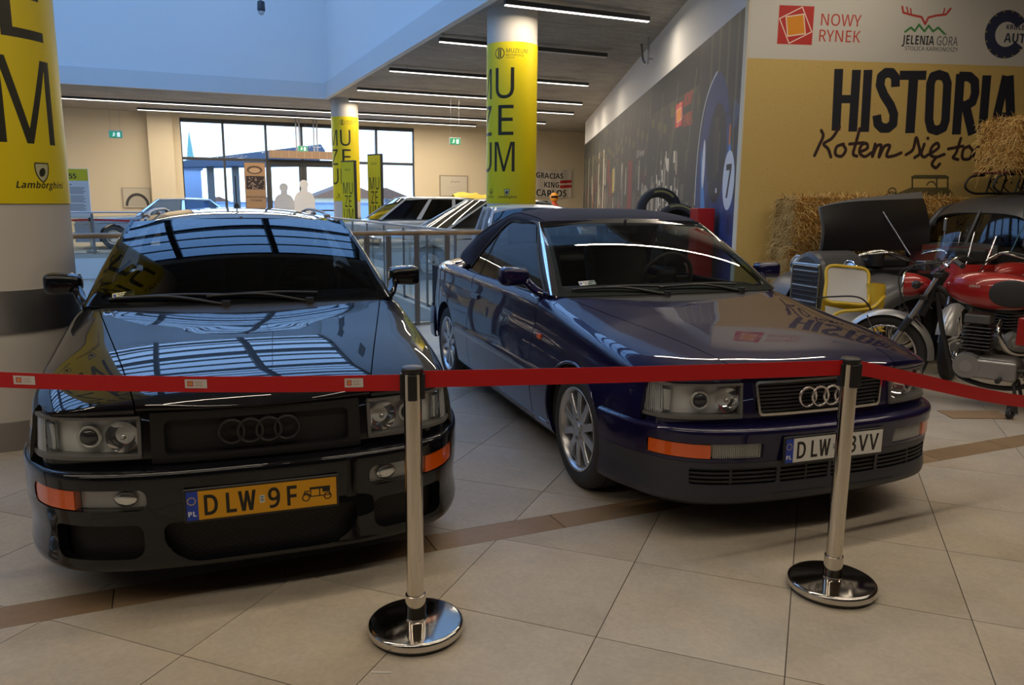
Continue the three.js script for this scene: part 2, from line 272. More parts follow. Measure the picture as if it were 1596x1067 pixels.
const histTex = canvasTex(Math.round(HW * PXM), Math.round(PANEL_H * PXM), (x, w, h) => {
  x.fillStyle = '#c9c6be'; x.fillRect(0, 0, w, h);
  const yT = (histPt(1160, 90)[1] + histPt(1590, 102)[1]) / 2;
  x.fillStyle = '#c8ac66'; x.fillRect(0, yT, w, h);
  for (let i = 0; i < 16000; i++) { const a = rnd(); x.fillStyle = a < 0.6 ? 'rgba(150,116,58,0.30)' : 'rgba(222,196,130,0.25)'; x.fillRect(rnd() * w, yT + rnd() * (h - yT), 1 + 2 * rnd(), 1 + 3 * rnd()); }
  const M = (pts, close) => { x.beginPath(); pts.forEach((p, i) => { const q = histPt(...p); i ? x.lineTo(...q) : x.moveTo(...q); }); if (close) x.closePath(); };
  // big brushed letters
  x.strokeStyle = '#1b1d28'; x.lineCap = 'butt'; x.lineJoin = 'round'; const LW = 13.6 * PXM * 9.3 / 1222;
  const stroke = (pts, k = 1) => { x.lineWidth = LW * k; M(pts); x.stroke(); };
  const Z = (a, b) => [1140 + a * 0.3, b * 0.3];
  stroke([Z(556, 355), Z(541, 675)]); stroke([Z(648, 360), Z(628, 680)]); stroke([Z(545, 512), Z(640, 512)], 0.85);
  stroke([Z(708, 360), Z(690, 682)]);
  stroke([Z(850, 448), Z(850, 400), Z(830, 375), Z(800, 375), Z(776, 395), Z(770, 440), Z(790, 490), Z(825, 545), Z(842, 590), Z(838, 640), Z(812, 662), Z(780, 662), Z(758, 640), Z(753, 595)]);
  stroke([Z(872, 388), Z(1010, 388)], 0.95); stroke([Z(945, 385), Z(925, 688)], 1.1);
  x.lineWidth = LW; M([Z(1075, 385), Z(1108, 395), Z(1120, 430), Z(1110, 620), Z(1098, 660), Z(1065, 675), Z(1035, 665), Z(1024, 620), Z(1032, 430), Z(1045, 395)], true); x.stroke();
  stroke([Z(1188, 380), Z(1166, 695)], 1.05); stroke([Z(1180, 393), Z(1235, 395), Z(1262, 420), Z(1264, 480), Z(1250, 525), Z(1215, 545), Z(1180, 545)]); stroke([Z(1215, 545), Z(1250, 695)], 1.05);
  stroke([Z(1325, 388), Z(1300, 695)], 1.05);
  stroke([Z(1440, 390), Z(1452, 700)], 1.1); stroke([Z(1425, 390), Z(1355, 695)], 1.0); stroke([Z(1390, 600), Z(1450, 600)], 0.8);
  // script line below
  x.strokeStyle = '#33201f'; x.lineCap = 'round'; const sw = 4.6 * PXM * 9.3 / 1222; const sc = (pts) => { x.lineWidth = sw; const c = new THREE.CatmullRomCurve3(pts.map((p) => V(p[0], p[1], 0)), false, 'centripetal').getPoints(pts.length * 6); M(c.map((p) => Z(p.x, p.y))); x.stroke(); };
  sc([[465, 675], [475, 700], [455, 750], [430, 805]]); sc([[560, 655], [520, 715], [478, 745], [500, 770], [515, 812]]);
  sc([[580, 745], [545, 760], [540, 800], [570, 808], [592, 775], [578, 748]]);
  sc([[665, 665], [645, 740], [632, 800], [650, 808]]); sc([[612, 745], [685, 738]]);
  sc([[670, 785], [705, 765], [700, 742], [675, 750], [664, 790], [690, 810], [725, 790]]);
  sc([[745, 745], [730, 810], [755, 755], [775, 750], [765, 812], [795, 755], [820, 752], [805, 808], [845, 805], [880, 790]]);
  sc([[905, 800], [940, 775], [958, 712], [968, 740], [975, 795], [950, 815]]); sc([[1000, 745], [985, 800], [1000, 812], [1020, 800]]); sc([[1018, 714], [1019, 716]]);
  sc([[1040, 790], [1075, 760], [1068, 740], [1040, 760], [1032, 800], [1060, 812], [1104, 798]]); sc([[1062, 812], [1040, 850], [1060, 868], [1080, 848]]);
  sc([[1190, 715], [1165, 790], [1150, 815], [1175, 825]]); sc([[1125, 770], [1200, 755]]);
  sc([[1235, 755], [1205, 770], [1200, 820], [1235, 820], [1250, 780], [1232, 756]]); sc([[1310, 760], [1275, 760], [1258, 800], [1275, 832], [1315, 825]]);
  sc([[1345, 765], [1420, 760], [1350, 840], [1420, 838]]); sc([[1450, 765], [1460, 810], [1500, 800], [1510, 765], [1490, 870], [1450, 880]]);
  // marks along the top
  { const [a, b] = histPt(1239.5, 38.5); nowyRynek(x, a, b, PXM * 0.40); }
  { x.lineCap = 'round'; x.strokeStyle = '#b8333a'; x.lineWidth = 5; const D = (pts, c, lw) => { x.strokeStyle = c; x.lineWidth = lw; M(pts.map((p) => Z(...p))); x.stroke(); };
    D([[885, 32], [890, 62], [935, 75], [985, 85], [1004, 122], [1020, 88], [1060, 78], [1112, 72], [1136, 42]], '#b23a34', 6); D([[908, 35], [915, 60]], '#b23a34', 4); D([[928, 42], [932, 68]], '#b23a34', 4); D([[1105, 42], [1098, 70]], '#b23a34', 4);
    D([[900, 162], [930, 140], [950, 158], [972, 125], [1000, 160], [1022, 130], [1045, 160], [1072, 140], [1104, 172]], '#3b7a3c', 6);
    x.textAlign = 'left'; x.fillStyle = '#22242c'; const q = histPt(...Z(886, 226)); x.font = 'bold 31px sans-serif'; const tw = x.measureText('JELENIA').width; x.save(); x.translate(...q); x.scale(0.86, 1.15); x.fillText('JELENIA', 0, 0); x.font = '31px sans-serif'; x.fillStyle = '#4a4a50'; x.fillText('GÓRA', tw + 8, 0); x.restore();
    x.fillStyle = '#333'; x.font = '17px sans-serif'; x.fillText('STOLICA KARKONOSZY', ...histPt(...Z(896, 257))); }
  { const [a, b] = histPt(...Z(1425, 175)), R = 0.26 * PXM; x.strokeStyle = '#2c3350'; x.lineWidth = R * 0.48; x.lineCap = 'butt'; x.beginPath(); x.arc(a, b, R * 0.76, 0.55, 5.7); x.stroke(); x.fillStyle = '#b9a23a'; for (let k = 0; k < 12; k++) { const t = 0.7 + k * 0.42; x.fillRect(a + Math.cos(t) * R * 0.95 - 2, b + Math.sin(t) * R * 0.95 - 2, 5, 4); }
    x.fillStyle = '#262c48'; x.font = 'bold 20px sans-serif'; x.fillText('KRÓLEWSKI', a - R * 0.05, b - R * 0.22); x.font = 'bold 37px sans-serif'; x.fillText('AUTOMOBIL', a - R * 0.08, b + R * 0.34); x.font = '20px sans-serif'; x.fillText('KLUB', a, b + R * 0.72); }
  // printed sketch of an old open car
  x.globalAlpha = 0.9; x.fillStyle = '#5a5236'; M([Z(800, 1010), Z(830, 985), Z(860, 1000), Z(930, 970), Z(1120, 970), Z(1150, 1000), Z(1150, 1060), Z(800, 1060)], true); x.fill();
  x.fillStyle = '#4a4730'; M([Z(930, 915), Z(950, 905), Z(1110, 905), Z(1130, 915), Z(1125, 925), Z(935, 925)], true); x.fill(); x.strokeStyle = '#3b3826'; x.lineWidth = 5; for (const a of [938, 1065, 1122]) { M([Z(a, 920), Z(a, 975)]); x.stroke(); }
  x.lineWidth = 4; { const q = histPt(...Z(1035, 965)); x.beginPath(); x.arc(q[0], q[1], 15, 3.3, 6.1); x.stroke(); const s = histPt(...Z(833, 995)); x.beginPath(); x.arc(s[0], s[1], 13, 0, 7); x.stroke(); } x.globalAlpha = 1;
});
histTex.flipY = true;
{
  const g = box(HW + 0.012, PANEL_H, 0.10, HW / 2 - 0.006, PANEL_H / 2, -0.05);
  const w = struct('wall_printed', g, cream, 'yellow and white printed partition wall with brushed HISTORIA lettering', 'wall'); w.position.copy(C0); w.rotation.y = HDIR;
  const pr = P(w, 'printed_panel', new THREE.PlaneGeometry(HW, PANEL_H).translate(HW / 2, PANEL_H / 2, 0.004), std(0xffffff, 0.6, 0, { map: histTex }));
}
const MURAL_L = 21.5, MURAL_T = 3.57;
const muralTex = canvasTex(2048, 512, (x, w, h) => {           // near end of the wall at the right of the canvas
  const mx = (d) => w - d / MURAL_L * w, my = (y) => h - y / MURAL_T * h;
  x.fillStyle = '#34332f'; x.fillRect(0, 0, w, h);
  for (let i = 0; i < 700; i++) { const d = rnd() * MURAL_L, y = rnd() * MURAL_T, k = rnd(); x.fillStyle = y > 2.2 ? ['rgba(92,86,58,.35)', 'rgba(45,44,40,.5)', 'rgba(110,102,66,.3)'][Math.floor(k * 3)] : ['rgba(60,60,58,.5)', 'rgba(120,112,98,.45)', 'rgba(90,32,28,.5)', 'rgba(140,136,126,.4)', 'rgba(30,30,32,.6)', 'rgba(70,76,60,.5)'][Math.floor(k * 6)]; x.fillRect(mx(d), my(y), 4 + rnd() * 34, 5 + rnd() * 46); }
  for (let i = 0; i < 60; i++) { const d = 2.5 + rnd() * 18, y = 0.6 + rnd() * 1.4; x.fillStyle = ['#8a8478', '#3a3632', '#6c2a26', '#9a9486', '#57534b'][Math.floor(rnd() * 5)]; x.beginPath(); x.ellipse(mx(d), my(y + 0.55), 6, 13, 0, 0, 7); x.fill(); x.fillRect(mx(d) - 9, my(y + 0.5), 18, 70); }
  for (const [d, c] of [[16, '#a39a84'], [18, '#6d7258'], [19.5, '#8d8671'], [20.8, '#5d6350'], [14.6, '#b3aa95']]) { x.fillStyle = c; x.fillRect(mx(d), 90, 22, h); }
  x.fillStyle = '#6a1f1c'; x.fillRect(mx(9.2), my(2.35), 70, 210); x.fillRect(mx(13.4), my(2.6), 40, 90); x.fillStyle = '#9a8a2a'; x.fillRect(mx(12.2), my(2.3), 34, 90);
  x.fillStyle = '#3b3a38'; x.fillRect(mx(8.2), my(2.6), 150, 38); x.fillStyle = '#b9b4a8'; x.font = '28px sans-serif'; x.fillText('Ill Fever', mx(7.9), my(2.36)); x.fillStyle = '#8d2522'; x.fillText('S', mx(6.9), my(2.36));
  x.fillStyle = '#8a877e'; x.beginPath(); x.ellipse(mx(6.6), my(1.1), 50, 96, 0, 0, 7); x.fill(); x.fillStyle = '#45423c'; x.beginPath(); x.ellipse(mx(6.6), my(1.15), 28, 62, 0, 0, 7); x.fill();
  for (let i = 0; i < 90; i++) { x.fillStyle = rnd() < 0.5 ? '#c6c1b4' : '#2b2b2d'; x.fillRect(mx(3.4 + rnd() * 2), my(0.4 + rnd() * 1.9), 5 + rnd() * 10, 6 + rnd() * 26); }
  for (const [d, y, k] of [[10.5, 0.55, 1], [13.2, 0.5, 0.8], [7.9, 0.45, 1]]) { x.fillStyle = '#a9a59a'; x.beginPath(); x.moveTo(mx(d), my(y)); x.bezierCurveTo(mx(d - 0.2 * k), my(y + 0.75), mx(d - 1.1 * k), my(y + 0.85), mx(d - 1.5 * k), my(y)); x.fill(); x.fillStyle = '#2a2a2b'; x.fillRect(mx(d - 0.35 * k), my(y + 0.5), 60 * k, 22); x.beginPath(); x.arc(mx(d - 0.3 * k), my(y), 22, 0, 7); x.arc(mx(d - 1.25 * k), my(y), 22, 0, 7); x.fill(); }
  x.fillStyle = '#57512f'; for (let k = 0; k < 26; k++) x.fillRect(mx(3 + k * 0.62), my(2.75 + 0.1 * (k % 3)), 26, 22); x.fillStyle = '#1d1d1f'; x.fillRect(mx(6.2), 0, mx(2.2) - mx(6.2), my(3.05)); x.strokeStyle = '#6b6656'; x.lineWidth = 3; for (let k = 0; k < 14; k++) { x.beginPath(); x.moveTo(mx(2.4 + k * 1.3), my(3.3)); x.lineTo(mx(2.9 + k * 1.3), my(1.9)); x.stroke(); }
  nowyRynek(x, mx(3.55), my(2.78), 52, false); x.fillStyle = '#b5382c'; x.save(); x.translate(mx(3.2), my(2.85)); x.scale(0.62, 1.25); x.font = 'bold 30px sans-serif'; x.fillText('NOWY', 0, 0); x.fillText('RYNEK', 0, 34); x.restore();
  // a blue racing car standing on its tail at the near end
  x.fillStyle = '#26272b'; x.fillRect(mx(2.1), 0, w, h); x.fillStyle = '#4e4c43'; for (let i = 0; i < 4; i++) x.fillRect(mx(1.6 - i * 0.42), 0, 9, h * 0.5);
  x.fillStyle = '#1d3468'; x.beginPath(); x.moveTo(mx(1.95), my(0)); x.bezierCurveTo(mx(2.25), my(1.3), mx(2.2), my(2.5), mx(1.35), my(3.05)); x.bezierCurveTo(mx(0.7), my(3.1), mx(0.5), my(2.6), mx(0.45), my(2.2)); x.lineTo(mx(0), my(1.2)); x.lineTo(mx(0), my(0)); x.fill();
  x.strokeStyle = '#b9c2cc'; x.lineWidth = 4; x.beginPath(); x.moveTo(mx(2.15), my(1.4)); x.bezierCurveTo(mx(2.2), my(2.5), mx(1.8), my(2.9), mx(1.2), my(3.06)); x.stroke();
  x.fillStyle = '#1a1d2a'; x.beginPath(); x.ellipse(mx(1.05), my(2.05), 46, 88, 0, 0, 7); x.fill(); x.strokeStyle = '#3c3f48'; x.lineWidth = 3; for (let k = 0; k < 5; k++) { x.beginPath(); x.ellipse(mx(1.05), my(2.05), 42 - k * 8, 80 - k * 15, 0, 0, 7); x.stroke(); }
  for (let i = 0; i < 60; i++) { x.fillStyle = ['rgba(40,70,130,.5)', 'rgba(18,26,52,.5)', 'rgba(70,100,150,.35)'][i % 3]; x.fillRect(mx(0.1 + rnd() * 1.6), my(0.1 + rnd() * 2.6), 6 + rnd() * 16, 8 + rnd() * 40); }
  x.fillStyle = '#1a1d2a'; x.beginPath(); x.ellipse(mx(1.05), my(2.05), 44, 86, 0, 0, 7); x.fill(); x.fillStyle = '#33302c'; x.fillRect(mx(1.2), my(2.5), 22, 110); x.fillStyle = '#4a443a'; x.fillRect(mx(1.0), my(2.3), 9, 70);
  x.fillStyle = '#3f86c4'; x.beginPath(); x.moveTo(mx(1.9), my(2.2)); x.lineTo(mx(1.55), my(1.4)); x.lineTo(mx(1.25), my(0.5)); x.lineTo(mx(1.1), my(0)); x.lineTo(mx(1.35), my(0)); x.lineTo(mx(1.75), my(1.1)); x.fill(); x.beginPath(); x.moveTo(mx(0.42), my(2.25)); x.lineTo(mx(0.2), my(1.5)); x.lineTo(mx(0.5), my(1.9)); x.fill();
  x.fillStyle = '#cfd0d2'; x.beginPath(); x.ellipse(mx(0.40), my(1.70), 25, 50, 0, 0, 7); x.fill(); x.beginPath(); x.ellipse(mx(1.72), my(1.95), 8, 46, 0, 0, 7); x.fill();
  x.fillStyle = '#14151a'; x.save(); x.translate(mx(0.40), my(1.70)); x.scale(0.8, 1.35); x.font = 'bold 58px sans-serif'; x.textAlign = 'center'; x.fillText('7', 0, 21); x.restore();
  x.fillStyle = '#c3642e'; x.fillRect(mx(0.48), my(2.35), 7, 34); x.fillStyle = '#d8dade'; x.fillRect(mx(1.0), my(1.62), 6, 9);
});
{
  const g = box(0.14, HC, MURAL_L - 0.02, 0.07, HC / 2, -MURAL_L / 2 - 0.012);
  const w = struct('wall_mural', g, wallWhite, 'white partition wall carrying a long dark race car photo mural', 'wall'); w.position.set(C0.x + 0.001, 0, C0.z - 0.10); w.rotation.y = -0.4 * Math.PI / 180;
  const pl = new THREE.PlaneGeometry(MURAL_L, MURAL_T).rotateY(-Math.PI / 2).translate(-0.004, MURAL_T / 2, -MURAL_L / 2);
  P(w, 'mural_print', pl, std(0xffffff, 0.62, 0, { map: muralTex }));
}
// LED line luminaires under the lower ceiling
const ledGlow = std(0x000000, 0.5, 0, { emissive: new THREE.Color(1, 0.93, 0.85), emissiveIntensity: LED_GLOW });
function ledLine(u0, u1, w, lit = 1, where = 'over the parked show cars', own = '') {
  const len = u1 - u0, t = thing('linear_ceiling_lamp', 'slim line ceiling lamp ' + (own || where), 'lamp', bw((u0 + u1) / 2, HC - 0.13, w).toArray(), TH, 'line lamps ' + where);
  P(t, 'housing', box(len, 0.07, 0.075, 0, 0.035, 0), std(lin(0.06, 0.06, 0.06), 0.5));
  P(t, 'diffuser', box(len - 0.02, 0.014, 0.06, 0, -0.006, 0), lit ? ledGlow : MAT.white);
  for (const s of [-0.42, 0.42]) P(t, 'hanger', rod([s * len, 0.07, 0], [s * len, 0.13, 0], 0.006, 6), MAT.brushed);
  if (lit) { const L = new THREE.RectAreaLight(LED_COLOR, LED_POWER * lit, len - 0.02, 0.06); L.position.set(0, -0.02, 0); L.rotation.x = -Math.PI / 2; t.add(L); }
}
[[4.8, 7.3, 11.2], [4.8, 5.75, 14.2], [4.85, 9.9, 17.8], [4.9, 11.6, 21.2], [5.2, 12.6, 23.6]].forEach(([u0, u1, w], i) => ledLine(u0, u1, w, 1.6, 'over the parked show cars', ['just before the wrapped column behind the convertible', 'just beyond that column, short and lit beside a dark one', 'third from the mural corner, ending at the conduit', 'fourth from the mural corner, over the pale wagon', 'fifth from the mural corner, above the exit sign'][i]));
ledLine(5.8, 8.3, 14.2, 0, 'that is switched off beside the mural');
ledLine(-6, 13.2, 26.9, 1.7, 'along the window front', 'running the whole length of the window front'); ledLine(-0.5, 11.3, 29.1, 1.7, 'along the window front', 'close above the window front, shorter than its neighbour');
for (const [i, [u0, u1, w]] of [[-7, 0.5, 3.3], [1, 7.4, 3.3], [-7, 0.5, 0.4], [1, 7.4, 0.4]].entries()) ledLine(u0, u1, w, 0.72, 'before the atrium edge', ['over the black car nose', 'over the convertible nose', 'above the aisle beside the wrapped column', 'above the aisle before the motorcycles'][i]);
ledLine(3.5, 7.4, 6.0, 0.6, 'beside the printed wall');
// yellow wrapped columns
const CR = 0.40, WRAP0 = 1.40;
const ring = 2 * Math.PI * CR;
const wrapTex = (dy, WRAP1) => canvasTex(2048, Math.min(2048, Math.round(2048 / ring * (WRAP1 - WRAP0))), (x, w, h) => {
  const k = w / ring, Y = (m) => h - (m + (m > 1.64 ? dy : 0) - WRAP0) * k; x.fillStyle = '#d9c400'; x.fillRect(0, 0, w, h);
  for (let s = 0; s < 2; s++) {
    const cx = w * (0.25 + 0.5 * s); x.textAlign = 'center'; x.fillStyle = '#20200f';
    const big = (t, dx, ym, sx) => { x.save(); x.translate(cx + dx * k, Y(ym)); x.scale(sx, 1); x.font = `${0.64 * k}px sans-serif`; x.fillText(t, 0, 0); x.restore(); };
    big('M', -0.41, 2.78, 0.78); big('U', 0, 2.78, 0.92); big('Z', -0.38, 2.22, 0.95); big('E', 0.01, 2.22, 1.05); big('U', -0.39, 1.66, 0.92); big('M', 0, 1.66, 0.78);
    x.strokeStyle = '#26260f'; x.lineWidth = 0.014 * k; x.beginPath(); x.arc(cx - 0.08 * k, Y(3.45), 0.075 * k, 0, 7); x.stroke(); x.fillRect(cx - 0.105 * k, Y(3.51), 0.02 * k, 0.12 * k); x.fillRect(cx - 0.075 * k, Y(3.51), 0.02 * k, 0.12 * k);
    x.textAlign = 'left'; x.font = `${0.085 * k}px sans-serif`; x.fillText('MUZEUM', cx + 0.02 * k, Y(3.455)); x.font = `${0.045 * k}px sans-serif`; x.fillText('MOTORYZACJI', cx + 0.02 * k, Y(3.405)); x.font = `${0.022 * k}px sans-serif`; x.fillText('JELENIA GÓRA', cx + 0.02 * k, Y(3.375));
    x.textAlign = 'center'; x.font = `bold italic ${0.052 * k}px sans-serif`; x.fillText('Lamborghini', cx + 0.05 * k, Y(1.485)); x.font = `bold ${0.052 * k}px serif`; x.fillText('Ferrari', cx - 0.28 * k, Y(1.485));
    for (const dx of [0.05, -0.25]) { x.lineWidth = 0.007 * k; x.strokeStyle = '#33331a'; x.fillStyle = dx > 0 ? '#b9b48a' : '#d9c400'; x.beginPath(); const X = cx + dx * k; x.moveTo(X - 0.042 * k, Y(1.625)); x.lineTo(X + 0.042 * k, Y(1.625)); x.quadraticCurveTo(X + 0.05 * k, Y(1.55), X, Y(1.52)); x.quadraticCurveTo(X - 0.05 * k, Y(1.55), X - 0.042 * k, Y(1.625)); x.fill(); x.stroke(); x.fillStyle = '#20200f'; x.beginPath(); x.ellipse(X, Y(1.575), 0.018 * k, 0.026 * k, 0.5, 0, 7); x.fill(); }
  }
  x.strokeStyle = 'rgba(150,130,0,.5)'; x.lineWidth = 3; for (const f of [0.02, 0.52]) { x.beginPath(); x.moveTo(w * f, 0); x.lineTo(w * f, h); x.stroke(); }
});
const plaster = std(lin(0.52, 0.49, 0.44), 0.8), skirt = std(lin(0.22, 0.20, 0.185), 0.45);
const wrapMats = [[0.07, 3.62], [0.24, 3.86]].map(([d, t]) => std(0xffffff, 0.42, 0, { map: wrapTex(d, t) }));
function column(x, z, top, second, style, label) {              // second: direction (from +z towards +x) in which the second letters face
  const c = thing('round_column', label, 'column', [x, 0, z], 0);
  P(c, 'shaft', cyl(CR, CR, top, 64, 0, top / 2, 0), plaster);
  const w = P(c, 'printed_wrap', cyl(CR + 0.006, CR + 0.006, [3.62, 3.86][style] - WRAP0, 96, 0, (WRAP0 + [3.62, 3.86][style]) / 2, 0, true), wrapMats[style], 'yellow museum wrap with black lettering'); w.rotation.y = second - Math.PI / 2;
  P(c, 'skirting', cyl(CR + 0.012, CR + 0.012, 0.17, 64, 0, 0.085, 0), skirt, 'dark stone skirting');
  P(c, 'steel_band', cyl(CR + 0.01, CR + 0.01, 0.24, 64, 0, 0.80, 0), MAT.brushed, 'brushed steel bumper band');
  return c;
}
const face = (x, z) => Math.atan2(0 - x, 0 - z);                // towards the camera
column(-3.06, -4.67, HC, face(-3.06, -4.67) + 32 * Math.PI / 180, 0, 'tall round column in a yellow museum wrap, beside the black car');
{ const p = bw(5.28, 0, 12.0); column(p.x, p.z, HC, face(p.x, p.z) - 17 * Math.PI / 180, 1, 'round column in a yellow museum wrap, behind the blue convertible'); }
{ const p = bw(5.22, 0, 24.3); column(p.x, p.z, HC, face(p.x, p.z), 1, 'round column in a yellow museum wrap, before the window front'); }
// ================================================================ the two show cars (same model line: one estate, one convertible)
const yc = curve([[0.85, 0.69], [0.825, 0.715], [0.79, 0.742], [0.74, 0.762], [0.6, 0.792], [0.3, 0.835], [0, 0.868], [-0.3, 0.905], [-0.55, 0.94], [-1.2, 0.955], [-2.3, 0.965], [-2.75, 0.972], [-3.1, 0.962], [-3.3, 0.93], [-3.42, 0.87], [-3.47, 0.80]]);
const Wd = curve([[0.85, 0.64], [0.74, 0.712], [0.66, 0.745], [0.5, 0.78], [0.3, 0.797], [0, 0.803], [-0.6, 0.802], [-2, 0.80], [-2.6, 0.795], [-3.0, 0.77], [-3.25, 0.72], [-3.42, 0.66], [-3.47, 0.6]]);
const ysh = curve([[0.85, 0.60], [0.7, 0.62], [0.5, 0.665], [0.2, 0.71], [-0.3, 0.755], [-0.6, 0.775], [-2.5, 0.80], [-3.2, 0.78], [-3.47, 0.70]]);
const nEx = curve([[0.85, 2.8], [0.4, 3.2], [0, 3.8], [-0.5, 5], [-2.4, 5], [-3.5, 3.6]]);
const topY = (z, x) => { const w = Wd(z), n = nEx(z), q = clamp(Math.abs(x) / w, 0, 1); return ysh(z) + (yc(z) - ysh(z)) * Math.pow(Math.max(0, 1 - Math.pow(q, n)), 1 / n); };
const sideX = (z, y) => { const s = ysh(z), k = 0.042 * clamp(1 - (z - 0.25) * 1.6, 0.35, 1) * clamp(1 + (z + 2.7) * 1.1, 0.3, 1); if (y > 0.5) { const t = clamp((s - y) / (s - 0.5)); return Wd(z) + k * t * (2 - t); } return Wd(z) + k - Math.pow((0.5 - y) / 0.32, 2) * 0.048; };
const hoodX = (z) => mix(0.408, 0.672, clamp((0.79 - z) / 1.24, -0.1, 1));
const phi = (z, x) => Math.asin(clamp(Math.pow(clamp(x / Wd(z)), nEx(z) / 2)));
const onTop = (z, f) => { const n = nEx(z); return [Wd(z) * Math.pow(Math.sin(f), 2 / n), ysh(z) + (yc(z) - ysh(z)) * Math.pow(Math.max(0, Math.cos(f)), 2 / n)]; };
// side panel between z0 (front) and z1 (rear): from an inner line xi(z) over the shoulder down to yb
function sidePanel(z0, z1, xi, yb, hole, nu = 60, nv = 40) {
  const K = 0.4, at = (u, v) => { const zf = typeof z0 === 'function' ? z0(v) : z0, z = mix(zf, z1, u); if (v < K) { const a = phi(z, xi(z)), [x, y] = onTop(z, mix(a, Math.PI / 2, v / K)); return [x, y, z]; } const y = mix(ysh(z), yb, (v - K) / (1 - K)); return [sideX(z, y), y, z]; };
  return sheet(at, nu, nv, { rim: 0.02, flip: true, hole: hole ? (u, v) => { const p = at(clamp(u), clamp(v)); const e = Math.max(0, -u, u - 1, -v, v - 1); return hole(p[2], p[1]) + 0 * e; } : null });
}
const ARCH = 0.335, HUB = 0.305;
const archAt = (zc) => (z, y) => Math.hypot(z - zc, y - HUB) - ARCH;
const nosePath = planPath([[0, 0.826], [0.2, 0.822], [0.4, 0.800], [0.55, 0.770], [0.66, 0.726], [0.725, 0.675], [0.762, 0.60], [0.782, 0.50], [0.79, 0.40]]);
const bumpPath = planPath([[0, 0.900], [0.25, 0.894], [0.45, 0.868], [0.60, 0.818], [0.695, 0.745], [0.755, 0.655], [0.806, 0.54], [0.836, 0.43], [0.850, 0.34]]);
const along = (path, s, off = 0, y = 0) => { const p = path.at(Math.abs(s) / path.len), g = s < 0 ? -1 : 1; return [g * (p.x + p.nx * off), y, p.z + p.nz * off]; };
function sAt(path, x) { const t = path.tab; let i = 0; while (i < t.length - 2 && t[i + 1][0] < x) i++; return clamp((i + (x - t[i][0]) / Math.max(1e-6, t[i + 1][0] - t[i][0])) / (t.length - 1)) * path.len; }
const strip = (path, s0, s1, y0, y1, off = 0, nu = 30, nv = 6, opt = {}) => sheet((u, v) => { const s = mix(s0, s1, u), y = mix(y0, y1, v); return along(path, s, typeof off === 'function' ? off(y, s) : off, y); }, nu, nv, opt);
const plateTex = (bg, left, draw) => canvasTex(1040, 228, (x, w, h) => { x.fillStyle = bg; x.fillRect(0, 0, w, h); x.fillStyle = '#1c3fae'; x.fillRect(0, 0, 86, h); x.fillStyle = '#d8b93a'; for (let k = 0; k < 12; k++) { const a = k * Math.PI / 6; x.beginPath(); x.arc(43 + 26 * Math.cos(a), 78 + 26 * Math.sin(a), 4.5, 0, 7); x.fill(); } x.fillStyle = '#e8e8e8'; x.font = 'bold 52px sans-serif'; x.textAlign = 'center'; x.fillText('PL', 43, 190); x.fillStyle = '#15130d'; x.textAlign = 'left'; draw(x); x.strokeStyle = '#15130d'; x.lineWidth = 9; x.strokeRect(5, 5, w - 10, h - 10); });
const glyph = (x, t, px, sx, weight = '') => { x.save(); x.translate(px, 186); x.scale(sx, 1); x.font = `${weight}196px sans-serif`; x.fillText(t, 0, 0); x.lineWidth = 9; x.strokeStyle = '#15130d'; x.strokeText(t, 0, 0); x.restore(); };
const seal = (x, px) => { x.fillStyle = '#c9cfc8'; x.fillRect(px, 88, 34, 56); x.fillStyle = '#5d7a9a'; x.fillRect(px + 6, 96, 22, 10); x.fillStyle = '#8d8d8d'; x.fillRect(px + 6, 112, 22, 22); x.fillStyle = '#15130d'; };
const yellowPlate = plateTex('#d79a06', 0, (x) => { glyph(x, 'D', 112, 0.80); glyph(x, 'L', 255, 0.85); glyph(x, 'W', 352, 0.62, 'bold '); seal(x, 492); glyph(x, '9', 545, 0.85); glyph(x, 'F', 668, 0.85);
  x.lineWidth = 8; x.strokeStyle = '#15130d'; for (const cx of [812, 966]) { x.beginPath(); x.arc(cx, 146, 24, 0, 7); x.stroke(); } x.beginPath(); x.moveTo(792, 118); x.lineTo(824, 112); x.lineTo(846, 140); x.lineTo(936, 140); x.stroke(); x.strokeRect(846, 84, 134, 56); x.fillRect(838, 70, 148, 12); x.beginPath(); x.moveTo(910, 82); x.lineTo(910, 140); x.stroke(); x.fillRect(930, 84, 54, 30); x.beginPath(); x.moveTo(846, 98); x.lineTo(806, 98); x.lineTo(802, 122); x.stroke(); });
const whitePlate = plateTex('#dcdcd8', 0, (x) => { glyph(x, 'D', 112, 0.80); glyph(x, 'L', 255, 0.85); glyph(x, 'W', 352, 0.62, 'bold '); seal(x, 492); glyph(x, '8', 545, 0.85); glyph(x, '3', 660, 0.85); glyph(x, 'V', 774, 0.85); glyph(x, 'V', 890, 0.85); });
const meshTex = canvasTex(512, 512, (x, w, h) => { x.fillStyle = '#070708'; x.fillRect(0, 0, w, h); x.strokeStyle = '#242426'; x.lineWidth = 7; const r = 32; for (let j = -1; j < 12; j++) for (let i = -1; i < 12; i++) { const cx = i * 55.4 + (j % 2 ? 27.7 : 0), cy = j * 48; x.beginPath(); for (let k = 0; k < 6; k++) { const a = Math.PI / 6 + k * Math.PI / 3; x[k ? 'lineTo' : 'moveTo'](cx + r * Math.cos(a), cy + r * 0.62 * Math.sin(a)); } x.closePath(); x.stroke(); } });
meshTex.wrapS = meshTex.wrapT = THREE.RepeatWrapping; meshTex.repeat.set(7, 1.8);
const meshMat = std(0xffffff, 0.6, 0, { map: meshTex });
const carpet = std(lin(0.014, 0.014, 0.016), 0.9), leather = std(lin(0.022, 0.021, 0.021), 0.6);

